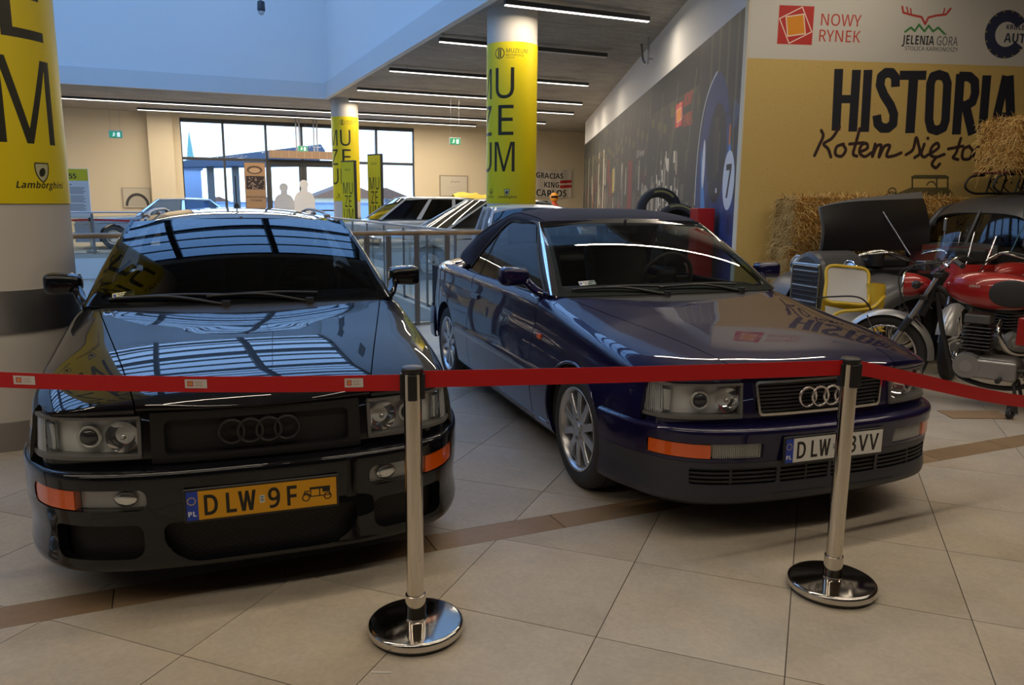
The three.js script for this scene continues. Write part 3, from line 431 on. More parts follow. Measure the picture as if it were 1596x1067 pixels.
function tyre(R, w, parent, mat = MAT.rubber) {                       // axis along x
  const h = w / 2, r0 = R - 0.098, pts = [[r0, -h + 0.016], [r0 + 0.02, -h + 0.004], [R - 0.045, -h], [R - 0.018, -h + 0.012], [R - 0.003, -h + 0.032], [R, -h + 0.06], [R, h - 0.06], [R - 0.003, h - 0.032], [R - 0.018, h - 0.012], [R - 0.045, h], [r0 + 0.02, h - 0.004], [r0, h - 0.016]];
  const t = P(parent, 'tyre', lathe(pts, 64).rotateZ(-Math.PI / 2), mat);
  for (const k of [-0.45, 0, 0.45]) P(t, 'tread_groove', new THREE.TorusGeometry(R - 0.0005, 0.004, 4, 64).rotateY(Math.PI / 2).translate(k * h, 0, 0), MAT.dark);
  return t;
}
function alloyWheel(spokes, steer = 0) {                              // outer face towards +x
  const w = new THREE.Group(); w.name = 'wheel';
  tyre(0.302, 0.205, w);
  const r = 0.213;
  P(w, 'rim', [lathe([[r - 0.004, -0.085], [r - 0.012, -0.05], [r - 0.02, 0.0], [r - 0.012, 0.075], [r, 0.092], [r + 0.004, 0.097], [r - 0.002, 0.1], [r - 0.016, 0.088], [r - 0.026, 0.05], [r - 0.034, 0.0], [r - 0.03, -0.05]], 64).rotateZ(-Math.PI / 2)], MAT.alloy, 'silver alloy rim');
  for (let k = 0; k < spokes; k++) { const s = extrude([[-0.024, 0.05], [0.024, 0.05], [0.018, 0.12], [0.022, r - 0.024], [-0.022, r - 0.024], [-0.018, 0.12]], 0.02, 0.006).rotateY(Math.PI / 2).translate(0.058, 0, 0); const q = P(w, 'spoke', s, MAT.alloy); q.rotation.x = k * 2 * Math.PI / spokes; }
  const hub = P(w, 'hub', cyl(0.07, 0.078, 0.04, 32).rotateZ(Math.PI / 2).translate(0.062, 0, 0), MAT.alloy);
  P(hub, 'centre_cap', cyl(0.029, 0.031, 0.012, 24).rotateZ(Math.PI / 2).translate(0.086, 0, 0), MAT.alloy);
  for (let k = 0; k < 5; k++) { const a = k * 2 * Math.PI / 5 + 0.3; P(hub, 'wheel_bolt', cyl(0.009, 0.009, 0.012, 6).rotateZ(Math.PI / 2).translate(0.084, 0.052 * Math.cos(a), 0.052 * Math.sin(a)), MAT.brushed); }
  P(w, 'brake_disc', [cyl(0.14, 0.14, 0.02, 40).rotateZ(Math.PI / 2).translate(-0.02, 0, 0), cyl(0.185, 0.185, 0.01, 40).rotateZ(Math.PI / 2).translate(-0.055, 0, 0)], std(lin(0.10, 0.095, 0.09), 0.5, 0.7));
  P(w, 'valve', rod([0.085, -0.175, 0.03], [0.1, -0.15, 0.03], 0.004, 6), MAT.black);
  return w;
}
function rings(parent, y, z, R, sp, mat, label) { const g = new THREE.Group(); g.name = 'ring_emblem'; parent.add(g); if (label) g.userData.label = label; for (let k = 0; k < 4; k++) P(g, 'ring', new THREE.TorusGeometry(R, 0.0062, 10, 40).translate((k - 1.5) * sp, y, z - 0.004 * Math.abs(k - 1.5)), mat); return g; }
function headlight(car, side, tone) {
  const s0 = sAt(nosePath, 0.402), s1 = sAt(nosePath, 0.735) + 0.085, y0 = 0.548, y1 = 0.682, g = new THREE.Group(); g.name = 'headlight'; car.add(g);
  const q = (geo) => (side < 0 ? mirror(geo) : geo), slant = (y, s) => -0.004 - (y - 0.548) * 0.10 + 0.002;
  P(g, 'bulb_housing', q(join([strip(nosePath, s0, s1, y0, y1, -0.055, 24, 4), strip(nosePath, s0, s1, y0, y0 + 0.0005, (y) => (y > y0 + 0.0002 ? -0.004 : -0.055), 24, 1)])), tone, 'pale reflector housing');
  P(g, 'bezel', q(join([strip(nosePath, s0 - 0.004, s1 + 0.004, y0 - 0.010, y0 + 0.004, 0.0, 24, 2, { rim: 0.08 }), strip(nosePath, s0 - 0.004, s1 + 0.004, y1 - 0.004, y1 + 0.006, -0.010, 24, 2, { rim: 0.06 }), strip(nosePath, s0 - 0.006, s0 + 0.006, y0 - 0.008, y1 + 0.005, (y) => slant(y), 2, 6, { rim: 0.07 }), strip(nosePath, s1 - 0.004, s1 + 0.006, y0 - 0.008, y1 + 0.005, (y) => slant(y) - 0.002, 2, 6, { rim: 0.03 })])), std(lin(0.13, 0.13, 0.125), 0.4));
  const at = (x, y, o) => { const p = along(nosePath, sAt(nosePath, x), o, y); return p; };
  const a = at(0.575, 0.612, -0.036), b = at(0.462, 0.612, -0.042);
  const proj = P(g, 'projector_lens', q(new THREE.SphereGeometry(0.030, 24, 16).scale(1, 1, 0.55).rotateY(0.25).translate(...a)), phys(lin(0.02, 0.02, 0.025), 0.04, 0, { clearcoat: 1 }), 'dark projector lens');
  P(proj, 'projector_ring', q(new THREE.TorusGeometry(0.036, 0.007, 12, 32).rotateY(0.25).translate(...a)), std(lin(0.6, 0.6, 0.58), 0.3, 0.6));
  P(g, 'reflector_bowl', q(lathe([[0.004, -0.03], [0.02, -0.026], [0.04, -0.012], [0.056, 0.012]], 32).rotateX(Math.PI / 2).rotateY(0.15).translate(b[0], b[1], b[2] + 0.005)), std(lin(0.82, 0.82, 0.82), 0.06, 1));
  P(g, 'bulb', q(new THREE.SphereGeometry(0.011, 14, 10).translate(b[0], b[1], b[2] + 0.01)), MAT.chrome);
  const c = at(0.715, 0.612, -0.035); P(g, 'parking_reflector', q(rbox(0.045, 0.10, 0.02, 0.008).rotateY(0.9).translate(...c)), std(lin(0.55, 0.58, 0.62), 0.15, 0.9));
  P(g, 'flutes', q(join(Array.from({ length: 10 }, (_, k) => { const p = along(nosePath, s1 - 0.105 + k * 0.010, -0.012, 0.612); return rod([p[0], 0.556, p[2]], [p[0] - 0.004, 0.674, p[2] - 0.01], 0.0022, 5); }))), std(lin(0.65, 0.66, 0.66), 0.25, 0.3));
  P(g, 'lens', q(strip(nosePath, s0, s1, y0, y1, (y) => slant(y), 30, 6)), MAT.lens);
}
const roofY = curve([[0, 1.330], [0.12, 1.350], [0.3, 1.368], [0.5, 1.376], [0.75, 1.366], [1, 1.325]]);
function buildCar(kind, pos, turn, label, paint) {
  const est = kind === 'estate', car = thing(est ? 'estate_car' : 'convertible_car', label, 'car', pos, turn);
  const two = (name, geo, mat, lab) => both(geo).map((g) => P(car, name, g, mat, lab));
  // bonnet
  const bon = (u, v) => { const U = 2 * u - 1, z = mix(0.828 - 0.042 * U * U, -0.23 - 0.21 * U * U, Math.pow(v, 1.35)), x = U * (hoodX(z) - 0.0025); return [x, topY(z, x) + 0.006 * (1 - U * U) * clamp((0.7 - z) * 2), z]; };
  // front wings with the wheel arch cut out
  const cut = (z, y) => Math.min(archAt(0)(z, y), Math.max(0.335 - z, y - 0.508));
  const noseZ = (x) => nosePath.at(sAt(nosePath, x) / nosePath.len).z - 0.012;
  let vk = 0; for (; vk < 0.4; vk += 0.002) { const z = noseZ(mix(0.41, 0.74, vk / 0.4)); if (onTop(z, mix(phi(z, hoodX(z)), Math.PI / 2, vk / 0.4))[1] < 0.694) break; }
  const wingX = (v) => { let x = mix(0.41, 0.74, v / 0.4); for (let k = 0; k < 6; k++) { const z = noseZ(x); x = onTop(z, mix(phi(z, hoodX(z) + 0.0025), Math.PI / 2, clamp(v / 0.4)))[0]; } return x; };
  const wingFront = (v) => (v <= vk ? noseZ(wingX(v)) : mix(noseZ(wingX(vk)), 0.60, clamp((v - vk) / 0.03)));
  const lip = (fn, yLow) => sheet((u, v) => { const p = fn(u), s = sAt(nosePath, Math.abs(p[0])) * Math.sign(p[0]), q = along(nosePath, s, -0.018, yLow), k = Math.sin(Math.PI * v) * 0.010; return [mix(p[0], q[0], v), mix(p[1], q[1], v), mix(p[2], q[2], v) + k]; }, 40, 8);
  two('front_wing', join([lip((u) => { const v = u * vk, z = wingFront(v), [x, y] = onTop(z, mix(phi(z, hoodX(z) + 0.0025), Math.PI / 2, v / 0.4)); return [x, y, z]; }, 0.686), sidePanel(wingFront, -0.592, (z) => hoodX(z) + 0.0025, 0.20, cut, 80, 64)]), paint);
  P(car, 'bonnet', [sheet(bon, 48, 60, { rim: 0.022 }), lip((u) => bon(u, 0), 0.697)], paint);
  const belt = (z) => 0.752;
  if (est) {
    two('front_door', sidePanel(-0.6, -1.53, belt, 0.21, null, 20, 30), paint);
    two('rear_door', sidePanel(-1.538, -2.42, belt, 0.21, archAt(-2.611), 40, 40), paint);
    two('rear_wing', sidePanel(-2.428, -3.40, belt, 0.24, archAt(-2.611), 50, 40), paint);
  } else {
    two('door', sidePanel(-0.6, -1.885, belt, 0.235, null, 30, 34), paint);
    two('rear_wing', sidePanel(-1.893, -3.46, (z) => mix(0.752, 0.66, clamp((-2.35 - z) / 0.9)), 0.235, archAt(-2.555), 90, 50), paint);
    P(car, 'boot_lid', sheet((u, v) => { const z = mix(-2.66, -3.455, v), x = (2 * u - 1) * (mix(0.752, 0.66, clamp((-2.35 - z) / 0.9)) - 0.004); return [x, topY(z, x), z]; }, 24, 24, { rim: 0.02 }), paint);
    for (const s of [-1, 1]) { const h = P(car, 'door_handle', rbox(0.02, 0.035, 0.17, 0.008, s * (sideX(-1.78, 0.78) + 0.004), 0.775, -1.78), paint); P(h, 'handle_recess', rbox(0.006, 0.05, 0.19, 0.003, s * (sideX(-1.78, 0.78) + 0.0005), 0.772, -1.78), MAT.black); }
  }
  // sills, rub strips, side repeaters
  two('sill', sheet((u, v) => { const z = mix(-0.36, -2.2, u), y = mix(0.235, 0.165, v); return [sideX(z, y) + 0.004 - v * 0.03, y, z]; }, 30, 6, { rim: 0.03, flip: true }), est ? paint : paint);
  two('rub_strip', sheet((u, v) => { const z = mix(-0.365, -2.19, u), y = mix(0.535, 0.468, v); return [sideX(z, y) + 0.002 + 0.010 * Math.sin(Math.PI * clamp(v * 0.9 + 0.05)), y, z]; }, 40, 8, { rim: 0.008, flip: true }), paint);
  two('side_repeater', rbox(0.012, 0.032, 0.055, 0.005, sideX(-0.49, 0.70) + 0.002, 0.70, -0.49), MAT.amber, 'orange side repeater');
  two('wheel_arch_lip', sheet((u, v) => { const a = mix(0.62, Math.PI + 0.12, u), z = Math.cos(a) * mix(ARCH + 0.012, ARCH - 0.004, v), y = HUB + Math.sin(a) * mix(ARCH + 0.012, ARCH - 0.004, v); return [sideX(z, y) + 0.003 + 0.006 * Math.sin(v * Math.PI), y, z]; }, 40, 5, {}), paint);
  // nose panel under the bonnet lip, between and around the lamps
  const nl = sAt(nosePath, 0.76);
  P(car, 'nose_panel', strip(nosePath, -nl, nl, 0.49, 0.712, (y) => -0.012 - 0.10 * Math.max(0, y - 0.55), 140, 30, { rim: 0.02, hole: (u, v) => { const s = mix(-nl, nl, u), y = mix(0.49, 0.712, v); return Math.min(sdBox(s, y, 0, est ? 0.607 : 0.618, est ? 0.357 : 0.335, est ? 0.086 : 0.070, 0.03), sdBox(Math.abs(s), y, 0.62, 0.615, 0.222, 0.066, 0.006)); } }), paint);
  const hm = std(lin(0.80, 0.80, 0.78), 0.5, 0); headlight(car, 1, hm); headlight(car, -1, hm);
  // bumper
  const bl = bumpPath.len, prof = curve(est ? [[0, -0.10], [0.10, -0.03], [0.14, -0.006], [0.17, 0.002], [0.24, 0.004], [0.5, 0.002], [0.72, -0.006], [0.88, 0.0], [0.94, 0.002], [0.97, -0.01], [1, -0.10]] : [[0, -0.10], [0.10, -0.03], [0.14, -0.004], [0.18, 0.006], [0.26, 0.006], [0.42, 0.0], [0.5, -0.004], [0.7, -0.01], [0.85, -0.004], [0.93, -0.004], [0.97, -0.02], [1, -0.10]]);
  const yB = est ? curve([[0, 0.512], [0.10, 0.512], [0.14, 0.507], [0.17, 0.496], [0.24, 0.47], [0.94, 0.170], [0.97, 0.152], [1, 0.150]]) : curve([[0, 0.514], [0.10, 0.514], [0.14, 0.509], [0.18, 0.496], [0.26, 0.47], [0.93, 0.205], [0.97, 0.186], [1, 0.183]]);
  const bump = (u, v) => along(bumpPath, mix(-bl, bl, u), prof(v), yB(v));
  const sx = (x) => sAt(bumpPath, x);
  const sIn = sx(est ? 0.382 : 0.345), sOut = sx(0.757) + 0.01;
  const lampY = est ? [0.376, 0.452] : [0.383, 0.450];
  const sA = sx(0.40), sB = sx(0.69);
  const holes = (s, y) => {
    const a = Math.abs(s), lamp = sdBox(a, y, (sIn + sOut) / 2, (lampY[0] + lampY[1]) / 2, (sOut - sIn) / 2, (lampY[1] - lampY[0]) / 2, est ? 0.030 : 0.012);
    if (est) return Math.min(lamp, sdBox(s, y, 0, 0.25, 0.335 - 0.15 * Math.pow(clamp((0.27 - y) / 0.1), 2) * 0.6, 0.075, 0.035), sdBox(a, y, (sA + sB) / 2, 0.262, (sB - sA) / 2 - 0.25 * Math.pow(clamp((0.25 - y) / 0.06), 2) * 0.08, 0.062, 0.03));
    return Math.min(lamp, sdBox(a, y, 0.245 / 2 + 0.008, 0.305, 0.245 / 2, 0.036, 0.006), sdBox(a, y, (0.27 + 0.66) / 2, 0.305, (0.66 - 0.27) / 2, 0.036, 0.012));
  };
  if (est) P(car, 'front_bumper', sheet(bump, 260, 70, { rim: 0.035, flip: true, hole: (u, v) => holes(mix(-bl, bl, u), yB(v)) }), paint);
  else {
    const vs = 0.52;                                        // upper painted shell, lower dark apron
    P(car, 'front_bumper', sheet((u, v) => bump(u, v * vs), 260, 44, { rim: 0.03, flip: true, hole: (u, v) => holes(mix(-bl, bl, u), yB(v * vs)) }), paint);
    P(car, 'bumper_apron', sheet((u, v) => { const p = bump(u, mix(vs + 0.004, 1, v)); return p; }, 260, 44, { rim: 0.03, flip: true, hole: (u, v) => holes(mix(-bl, bl, u), yB(mix(vs + 0.004, 1, v))) }), std(lin(0.03, 0.032, 0.045), 0.42), 'dark grey lower apron');
    for (const [a, b] of [[-0.66, -0.27], [-0.25, 0.25], [0.27, 0.66]]) for (let k = 0; k < 4; k++) P(car, 'intake_slat', strip(bumpPath, a - 0.01, b + 0.01, 0.277 + k * 0.0185, 0.286 + k * 0.0185, -0.014, 20, 1, { rim: 0.02 }), MAT.plastic);
    for (const a of [-0.48, -0.12, 0.12, 0.48]) P(car, 'intake_rib', strip(bumpPath, a - 0.005, a + 0.005, 0.268, 0.342, -0.013, 2, 2, { rim: 0.02 }), MAT.plastic);
    for (const a of [-0.30, 0.10]) P(car, 'air_slot', strip(bumpPath, a, a + 0.27, 0.214, 0.224, 0.001, 10, 1), MAT.dark);
  }
  P(car, 'intake_backing', strip(bumpPath, -bl * 0.8, bl * 0.8, 0.165, 0.36, -0.055, 60, 6), est ? meshMat : MAT.dark, est ? 'black honeycomb mesh' : undefined);
  // lamps in the bumper
  for (const sd of [-1, 1]) {
    const q = (g) => (sd < 0 ? mirror(g) : g), sM = sx(est ? 0.612 : 0.565), m = 0.006, yl = lampY[0] + 0.004, yh = lampY[1] - 0.004;
    P(car, 'indicator', q(strip(bumpPath, sM + 0.003, sOut - m, yl, yh, 0.0, 16, 4, { rim: 0.03, flip: false })), MAT.amber, 'orange indicator');
    const f = P(car, 'fog_lamp', q(strip(bumpPath, sIn + m, sM - 0.003, yl, yh, -0.03, 16, 4)), std(lin(0.42, 0.42, 0.41), 0.35, 0.5));
    P(f, 'fog_lamp_lens', q(strip(bumpPath, sIn + m, sM - 0.003, yl, yh, 0.0, 40, 6, est ? { hole: (u, v) => -sdBox(mix(0, 1, u) * (sM - sIn), v * (yh - yl), (sM - sIn) / 2 + 0.03, (yh - yl) / 2, (sM - sIn) / 2 + 0.03, (yh - yl) / 2 + 0.001, 0.03) } : {})), MAT.lens);
    if (est) { const c = along(bumpPath, sIn + 0.075, -0.022, (yl + yh) / 2); P(f, 'fog_reflector', q(new THREE.SphereGeometry(0.032, 20, 14).scale(1.25, 0.9, 0.35).rotateY(0.25).translate(...c)), std(lin(0.8, 0.8, 0.78), 0.05, 1)); }
    else P(f, 'fog_flutes', q(join(Array.from({ length: 26 }, (_, k) => { const p = along(bumpPath, mix(sIn + 0.012, sM - 0.01, k / 25), -0.008, 0); return rod([p[0], yl, p[2]], [p[0], yh, p[2]], 0.002, 5); }))), std(lin(0.6, 0.6, 0.58), 0.3, 0.2));
  }
  // number plate
  const py = est ? 0.386 : 0.413, pz = 0.908;
  const pl = P(car, 'number_plate', rbox(0.528, 0.122, 0.012, 0.005, 0, py, pz), MAT.black); P(pl, 'plate_face', new THREE.PlaneGeometry(0.520, 0.114).translate(0, py, pz + 0.0066), std(0xffffff, 0.4, 0, { map: est ? yellowPlate : whitePlate }), est ? 'yellow historic plate reading DLW 9F' : 'white plate reading DLW VV');
  pl.rotation.x = 0; P(car, 'plate_mount', rbox(0.50, 0.10, 0.03, 0.01, 0, py, pz - 0.018), MAT.black);
  // grille
  const gy = est ? [0.522, 0.692] : [0.549, 0.688];
  if (est) {
    P(car, 'grille_mesh', strip(nosePath, -0.34, 0.34, 0.535, 0.682, -0.03, 30, 4), meshMat, 'black honeycomb mesh');
    P(car, 'grille_frame', strip(nosePath, -0.365, 0.365, 0.517, 0.698, (y) => 0.0 - 0.08 * Math.max(0, y - 0.55), 110, 34, { rim: 0.03, hole: (u, v) => sdBox(mix(-0.365, 0.365, u), mix(0.517, 0.698, v), 0, 0.607, 0.32, 0.062, 0.022) }), std(lin(0.012, 0.012, 0.013), 0.42), 'matt black grille frame');
    rings(car, 0.613, 0.822, 0.043, 0.064, std(lin(0.02, 0.02, 0.021), 0.35), 'black ring emblem');
  } else {
    for (let k = 0; k < 8; k++) P(car, 'grille_slat', strip(nosePath, -0.33, 0.33, 0.556 + k * 0.0165, 0.565 + k * 0.0165, -0.018, 24, 1, { rim: 0.025 }), MAT.plastic);
    P(car, 'grille_backing', strip(nosePath, -0.34, 0.34, 0.545, 0.69, -0.05, 20, 2), MAT.dark);
    P(car, 'grille_frame', strip(nosePath, -0.352, 0.352, 0.543, 0.696, (y) => 0.002 - 0.08 * Math.max(0, y - 0.55), 140, 40, { rim: 0.02, hole: (u, v) => { const s = mix(-0.352, 0.352, u), y = mix(0.543, 0.696, v), k = mix(0.322, 0.346, v), o = sdBox(s, y, 0, 0.6195, k, 0.075, 0.016), i = sdBox(s, y, 0, 0.6195, k - 0.011, 0.064, 0.012); return -Math.max(o, -i); } }), MAT.chrome, 'chrome grille frame');
    rings(car, 0.617, 0.838, 0.042, 0.062, MAT.chrome, 'chrome ring emblem');
  }
  // underbody, arches, wheels
  P(car, 'underbody', [box(1.06, 0.34, 4.0, 0, 0.36, -1.30), box(1.5, 0.12, 1.65, 0, 0.24, -1.28), box(1.1, 0.2, 0.38, 0, 0.32, 0.55), box(1.2, 0.45, 0.06, 0, 0.45, 0.60)], MAT.dark);
  const wb = est ? -2.611 : -2.555;
  for (const zc of [0, wb]) two('arch_liner', sheet((u, v) => { const a = mix(-0.25, Math.PI + 0.25, u); return [mix(0.50, 0.795, v), HUB + Math.sin(a) * (ARCH + 0.006), zc + Math.cos(a) * (ARCH + 0.006)]; }, 24, 2), MAT.dark);
  for (const [x, z] of [[1, 0], [-1, 0], [1, wb], [-1, wb]]) { const w = alloyWheel(10); w.position.set(x * 0.712, 0.302, z); w.rotation.y = x > 0 ? 0 : Math.PI; car.add(w); }
  // windscreen and cabin
  const wb0 = (U) => [U * 0.712, 0.932 - 0.012 * U * U, -0.365 - 0.12 * U * U], wTopC = est ? 1.328 : 1.308, wTopE = est ? 1.310 : 1.288, wt0 = (U) => [U * 0.558, wTopC - (wTopC - wTopE) * U * U, -1.085 - 0.055 * U * U];
  const screen = (u, v) => { const U = 2 * u - 1, a = wb0(U), b = wt0(U), k = 0.022 * Math.sin(Math.PI * v); return [mix(a[0], b[0], v), mix(a[1], b[1], v) + k, mix(a[2], b[2], v) + k * 0.6]; };
  const tint = phys(est ? lin(0.20, 0.23, 0.25) : lin(0.62, 0.68, 0.66), 0.0, 0, { transmission: 1, thickness: 0, ior: 1.5 });
  const ws = P(car, 'windscreen', sheet(screen, 40, 30), tint);
  P(ws, 'screen_border', sheet((u, v) => { const p = screen(u, v); return [p[0], p[1] - 0.003, p[2] - 0.002]; }, 90, 60, { hole: (u, v) => sdBox(u * 1.25, v * 0.82, 0.625, 0.42, 0.60, 0.375, 0.04) }), MAT.black);
  const stk = screen(est ? 0.07 : 0.10, est ? 0.10 : 0.13), st2 = est ? '#c9c79a' : '#cfd3d6';
  P(ws, 'sticker', new THREE.PlaneGeometry(0.10, 0.035).rotateX(-0.95).rotateZ(est ? 0.12 : 0.06).translate(stk[0] + 0.03, stk[1] + 0.004, stk[2] + 0.004), std(0xffffff, 0.5, 0, { map: canvasTex(200, 70, (x) => { x.fillStyle = st2; x.fillRect(0, 0, 200, 70); x.fillStyle = '#3a55a0'; x.fillRect(8, 18, 26, 36); x.fillStyle = '#444'; for (let k = 0; k < 5; k++) x.fillRect(48 + k * 28, 14, 20, 14); x.fillRect(60, 42, 90, 12); }) }), 'small registration sticker');
  P(ws, 'mirror_stem', rod([0, 1.33, -1.08], [0, 1.285, -1.13], 0.01), MAT.black); P(ws, 'inner_mirror', rbox(0.22, 0.055, 0.03, 0.012, 0, 1.265, -1.135), MAT.black);
  P(car, 'cowl_panel', sheet((u, v) => { const U = 2 * u - 1, a = wb0(U * 0.98), z0 = -0.225 - 0.21 * U * U, x = U * mix(0.665, 0.70, v); const z = mix(z0, a[2] - 0.02, v); return [x, mix(topY(z0, x) - 0.012, a[1] - 0.004, v), z]; }, 40, 6), MAT.plastic);
  for (const [x0, z0, x1] of est ? [[-0.10, -0.36, -0.60], [0.30, -0.38, -0.16]] : [[-0.10, -0.36, -0.60], [0.42, -0.40, -0.10]]) { const w = new THREE.Group(); w.name = 'wiper'; car.add(w); const a = [x0, 0.925, z0], u1 = (x1 / 0.7 + 1) / 2, b = screen(u1, 0.045), c = screen((x0 / 0.7 + 1) / 2 + 0.0, 0.10); const m = [mix(a[0], b[0], 0.5), mix(a[1], b[1], 0.5) + 0.03, mix(a[2], b[2], 0.5)]; P(w, 'wiper_arm', [tube([a, m, [b[0], b[1] + 0.014, b[2]]], 0.008, 16, 6), cyl(0.02, 0.022, 0.03, 14, a[0], a[1] + 0.005, a[2])], MAT.black); P(w, 'wiper_blade', tube([screen(clamp(u1 - 0.02, 0.02), 0.05), screen(u1 + 0.2, 0.075), screen(u1 + 0.36, 0.06)].map((p) => [p[0], p[1] + 0.008, p[2] + 0.004]), 0.007, 16, 6), MAT.black); }
  // door mirrors
  for (const s of [-1, 1]) {
    const g = new THREE.Group(); g.name = 'door_mirror'; car.add(g);
    const sh = sheet((u, v) => { const a = u * 2 * Math.PI, ps = v * Math.PI / 2, k = Math.pow(Math.max(0, Math.cos(ps)), 0.45), zz = Math.pow(Math.sin(ps), 0.6), e = 0.5, cx = Math.sign(Math.cos(a)) * Math.pow(Math.abs(Math.cos(a)), e), cy = Math.sign(Math.sin(a)) * Math.pow(Math.abs(Math.sin(a)), e); return [s * (0.872 + 0.088 * k * cx), 1.008 + (0.054 + 0.006 * cx) * k * cy, -0.80 + 0.085 * zz]; }, 48, 20);
    const hs = P(g, 'mirror_housing', sh, paint); P(g, 'mirror_glass', rbox(0.155, 0.095, 0.006, 0.003, s * 0.87, 1.008, -0.802), MAT.chrome);
    P(g, 'mirror_arm', [tube([[s * 0.735, 0.905, -0.60], [s * 0.775, 0.932, -0.66], [s * 0.80, 0.968, -0.73], [s * 0.825, 1.0, -0.76]], 0.026, 18, 10), rbox(0.035, 0.06, 0.15, 0.012, s * 0.745, 0.905, -0.625).rotateY(0)], paint);
  }
  // interior
  P(car, 'dashboard', sheet((u, v) => { const U = 2 * u - 1, t = v; return [U * mix(0.68, 0.66, t), [0.905, 0.93, 0.94, 0.93, 0.86, 0.70, 0.5][Math.min(6, Math.floor(t * 6.01))], mix(-0.45, -1.10, Math.min(1, t * 1.25)) - 0.06 * (1 - U * U) * (1 - t)]; }, 24, 6), MAT.plastic);
  P(car, 'cabin_tub', [box(1.42, 0.05, 2.9, 0, 0.33, -2.0), box(0.04, 0.5, 2.7, 0.72, 0.62, -2.0), box(0.04, 0.5, 2.7, -0.72, 0.62, -2.0), box(1.42, est ? 0.05 : 0.6, 0.05, 0, 0.62, est ? -3.3 : -2.55)], carpet);
  const sw = new THREE.Group(); sw.name = 'steering_wheel'; car.add(sw); sw.position.set(0.36, 0.925, -1.16); sw.rotation.x = -1.15 + Math.PI / 2 - 0.1; P(sw, 'wheel_rim', new THREE.TorusGeometry(0.185, 0.015, 12, 48), MAT.plastic); P(sw, 'wheel_hub', [rbox(0.14, 0.11, 0.05, 0.02, 0, 0, -0.01), rbox(0.34, 0.035, 0.02, 0.008, 0, 0, -0.01), rbox(0.04, 0.17, 0.02, 0.008, 0, -0.09, -0.01)], MAT.plastic);
  for (const s of [-1, 1]) { const g = new THREE.Group(); g.name = 'front_seat'; car.add(g); P(g, 'seat_cushion', rbox(0.50, 0.16, 0.52, 0.05, s * 0.36, 0.52, -1.55), leather); P(g, 'seat_back', rbox(0.50, 0.60, 0.14, 0.06, 0, 0.30, 0, 4).rotateX(-0.28).translate(s * 0.36, 0.55, -1.80), leather); P(g, 'headrest', rbox(0.27, 0.17, 0.09, 0.04, s * 0.36, 1.20, -1.99, 4), leather); }
  P(car, 'rear_bench', [rbox(1.26, 0.18, 0.46, 0.05, 0, 0.52, -2.25), rbox(1.26, 0.48, 0.14, 0.05, 0, 0.78, est ? -2.55 : -2.48)], leather);
  // cabin side: t = 0 belt line, t = 1 roof rail
  const cab = (z, t) => [mix(0.754, 0.573, t) + 0.014 * Math.sin(Math.PI * t), mix(0.912, 1.312, t), z];
  const zFront = (t) => mix(-0.555, -1.155, t) - 0.015 * Math.sin(Math.PI * t);
  const pillar = (ua, ub) => sheet((uu, v) => { const u = mix(ua, ub, uu); const a = screen(1, v), b = cab(zFront(v) - 0.018, v); const k = 0.012 * Math.sin(Math.PI * u); return [mix(a[0], b[0], u) + k, mix(a[1], b[1], u) + k * 0.6, mix(a[2], b[2], u) + k]; }, 8, 24, { rim: 0.03 });
  if (est) two('windscreen_pillar', pillar(0, 1), paint); else { two('windscreen_pillar', pillar(0, 0.55), MAT.chrome, 'polished windscreen frame'); two('pillar_seal', pillar(0.55, 1), MAT.black); }
  if (est) {
    P(car, 'roof', sheet((u, v) => { const U = 2 * u - 1, z = mix(-1.082, -3.28, v) - 0.065 * U * U * (1 - v), w = mix(0.556, 0.56, v), c = roofY(v); return [U * w * 1.03, c - 0.058 * Math.pow(Math.abs(U), 2.6), z]; }, 40, 50, { rim: 0.02 }), paint);
    for (const [a, b, nm] of [[null, -1.53, 'front_side_glass'], [-1.56, -2.40, 'rear_side_glass'], [-2.44, -3.15, 'load_bay_glass']]) two(nm, sheet((u, v) => { const z0 = a === null ? zFront(v) - 0.02 : a, z1 = nm[0] === 'l' ? mix(-3.22, -2.95, v) : b; return cab(mix(z0, z1, u), v * 0.98); }, 20, 14, { flip: true }), phys(lin(0.06, 0.07, 0.075), 0.0, 0, { transmission: 1, thickness: 0, ior: 1.5 }));
    for (const z of [-1.545, -2.42]) two('door_pillar', sheet((u, v) => { const p = cab(z + (u - 0.5) * 0.07, v); return [p[0] + 0.003, p[1], p[2]]; }, 3, 12), MAT.blackGloss);
    two('rear_pillar', sheet((u, v) => { const p = cab(mix(mix(-3.20, -2.94, v), mix(-3.40, -3.22, v), u), v); return p; }, 8, 12, { rim: 0.02 }), paint);
    P(car, 'tailgate', [sheet((u, v) => { const U = 2 * u - 1; return [U * mix(0.72, 0.576, v), mix(0.30, 1.322 - 0.056 * Math.pow(Math.abs(U), 2.6), v), mix(-3.47, -3.285, Math.pow(v, 1.6)) + 0.02 * U * U]; }, 16, 16, { flip: true })], paint);
    for (const s of [-1, 1]) { const g = new THREE.Group(); g.name = 'roof_rail'; car.add(g); P(g, 'rail_bar', tube([[s * 0.515, 1.308, -1.26], [s * 0.52, 1.342, -1.48], [s * 0.522, 1.362, -2.2], [s * 0.515, 1.342, -3.0], [s * 0.51, 1.30, -3.15]], 0.010, 40, 10), MAT.brushed); for (const z of [-1.4, -2.25, -3.08]) P(g, 'rail_foot', rbox(0.03, 0.03, 0.12, 0.012, s * 0.518, 1.335, z), MAT.brushed); }
    const an = new THREE.Group(); an.name = 'aerial'; car.add(an); P(an, 'aerial_base', cyl(0.012, 0.03, 0.05, 16, 0, 1.375, -3.1), MAT.black); P(an, 'aerial_rod', rod([0, 1.39, -3.1], [0, 1.62, -3.25], 0.005, 8), MAT.black);
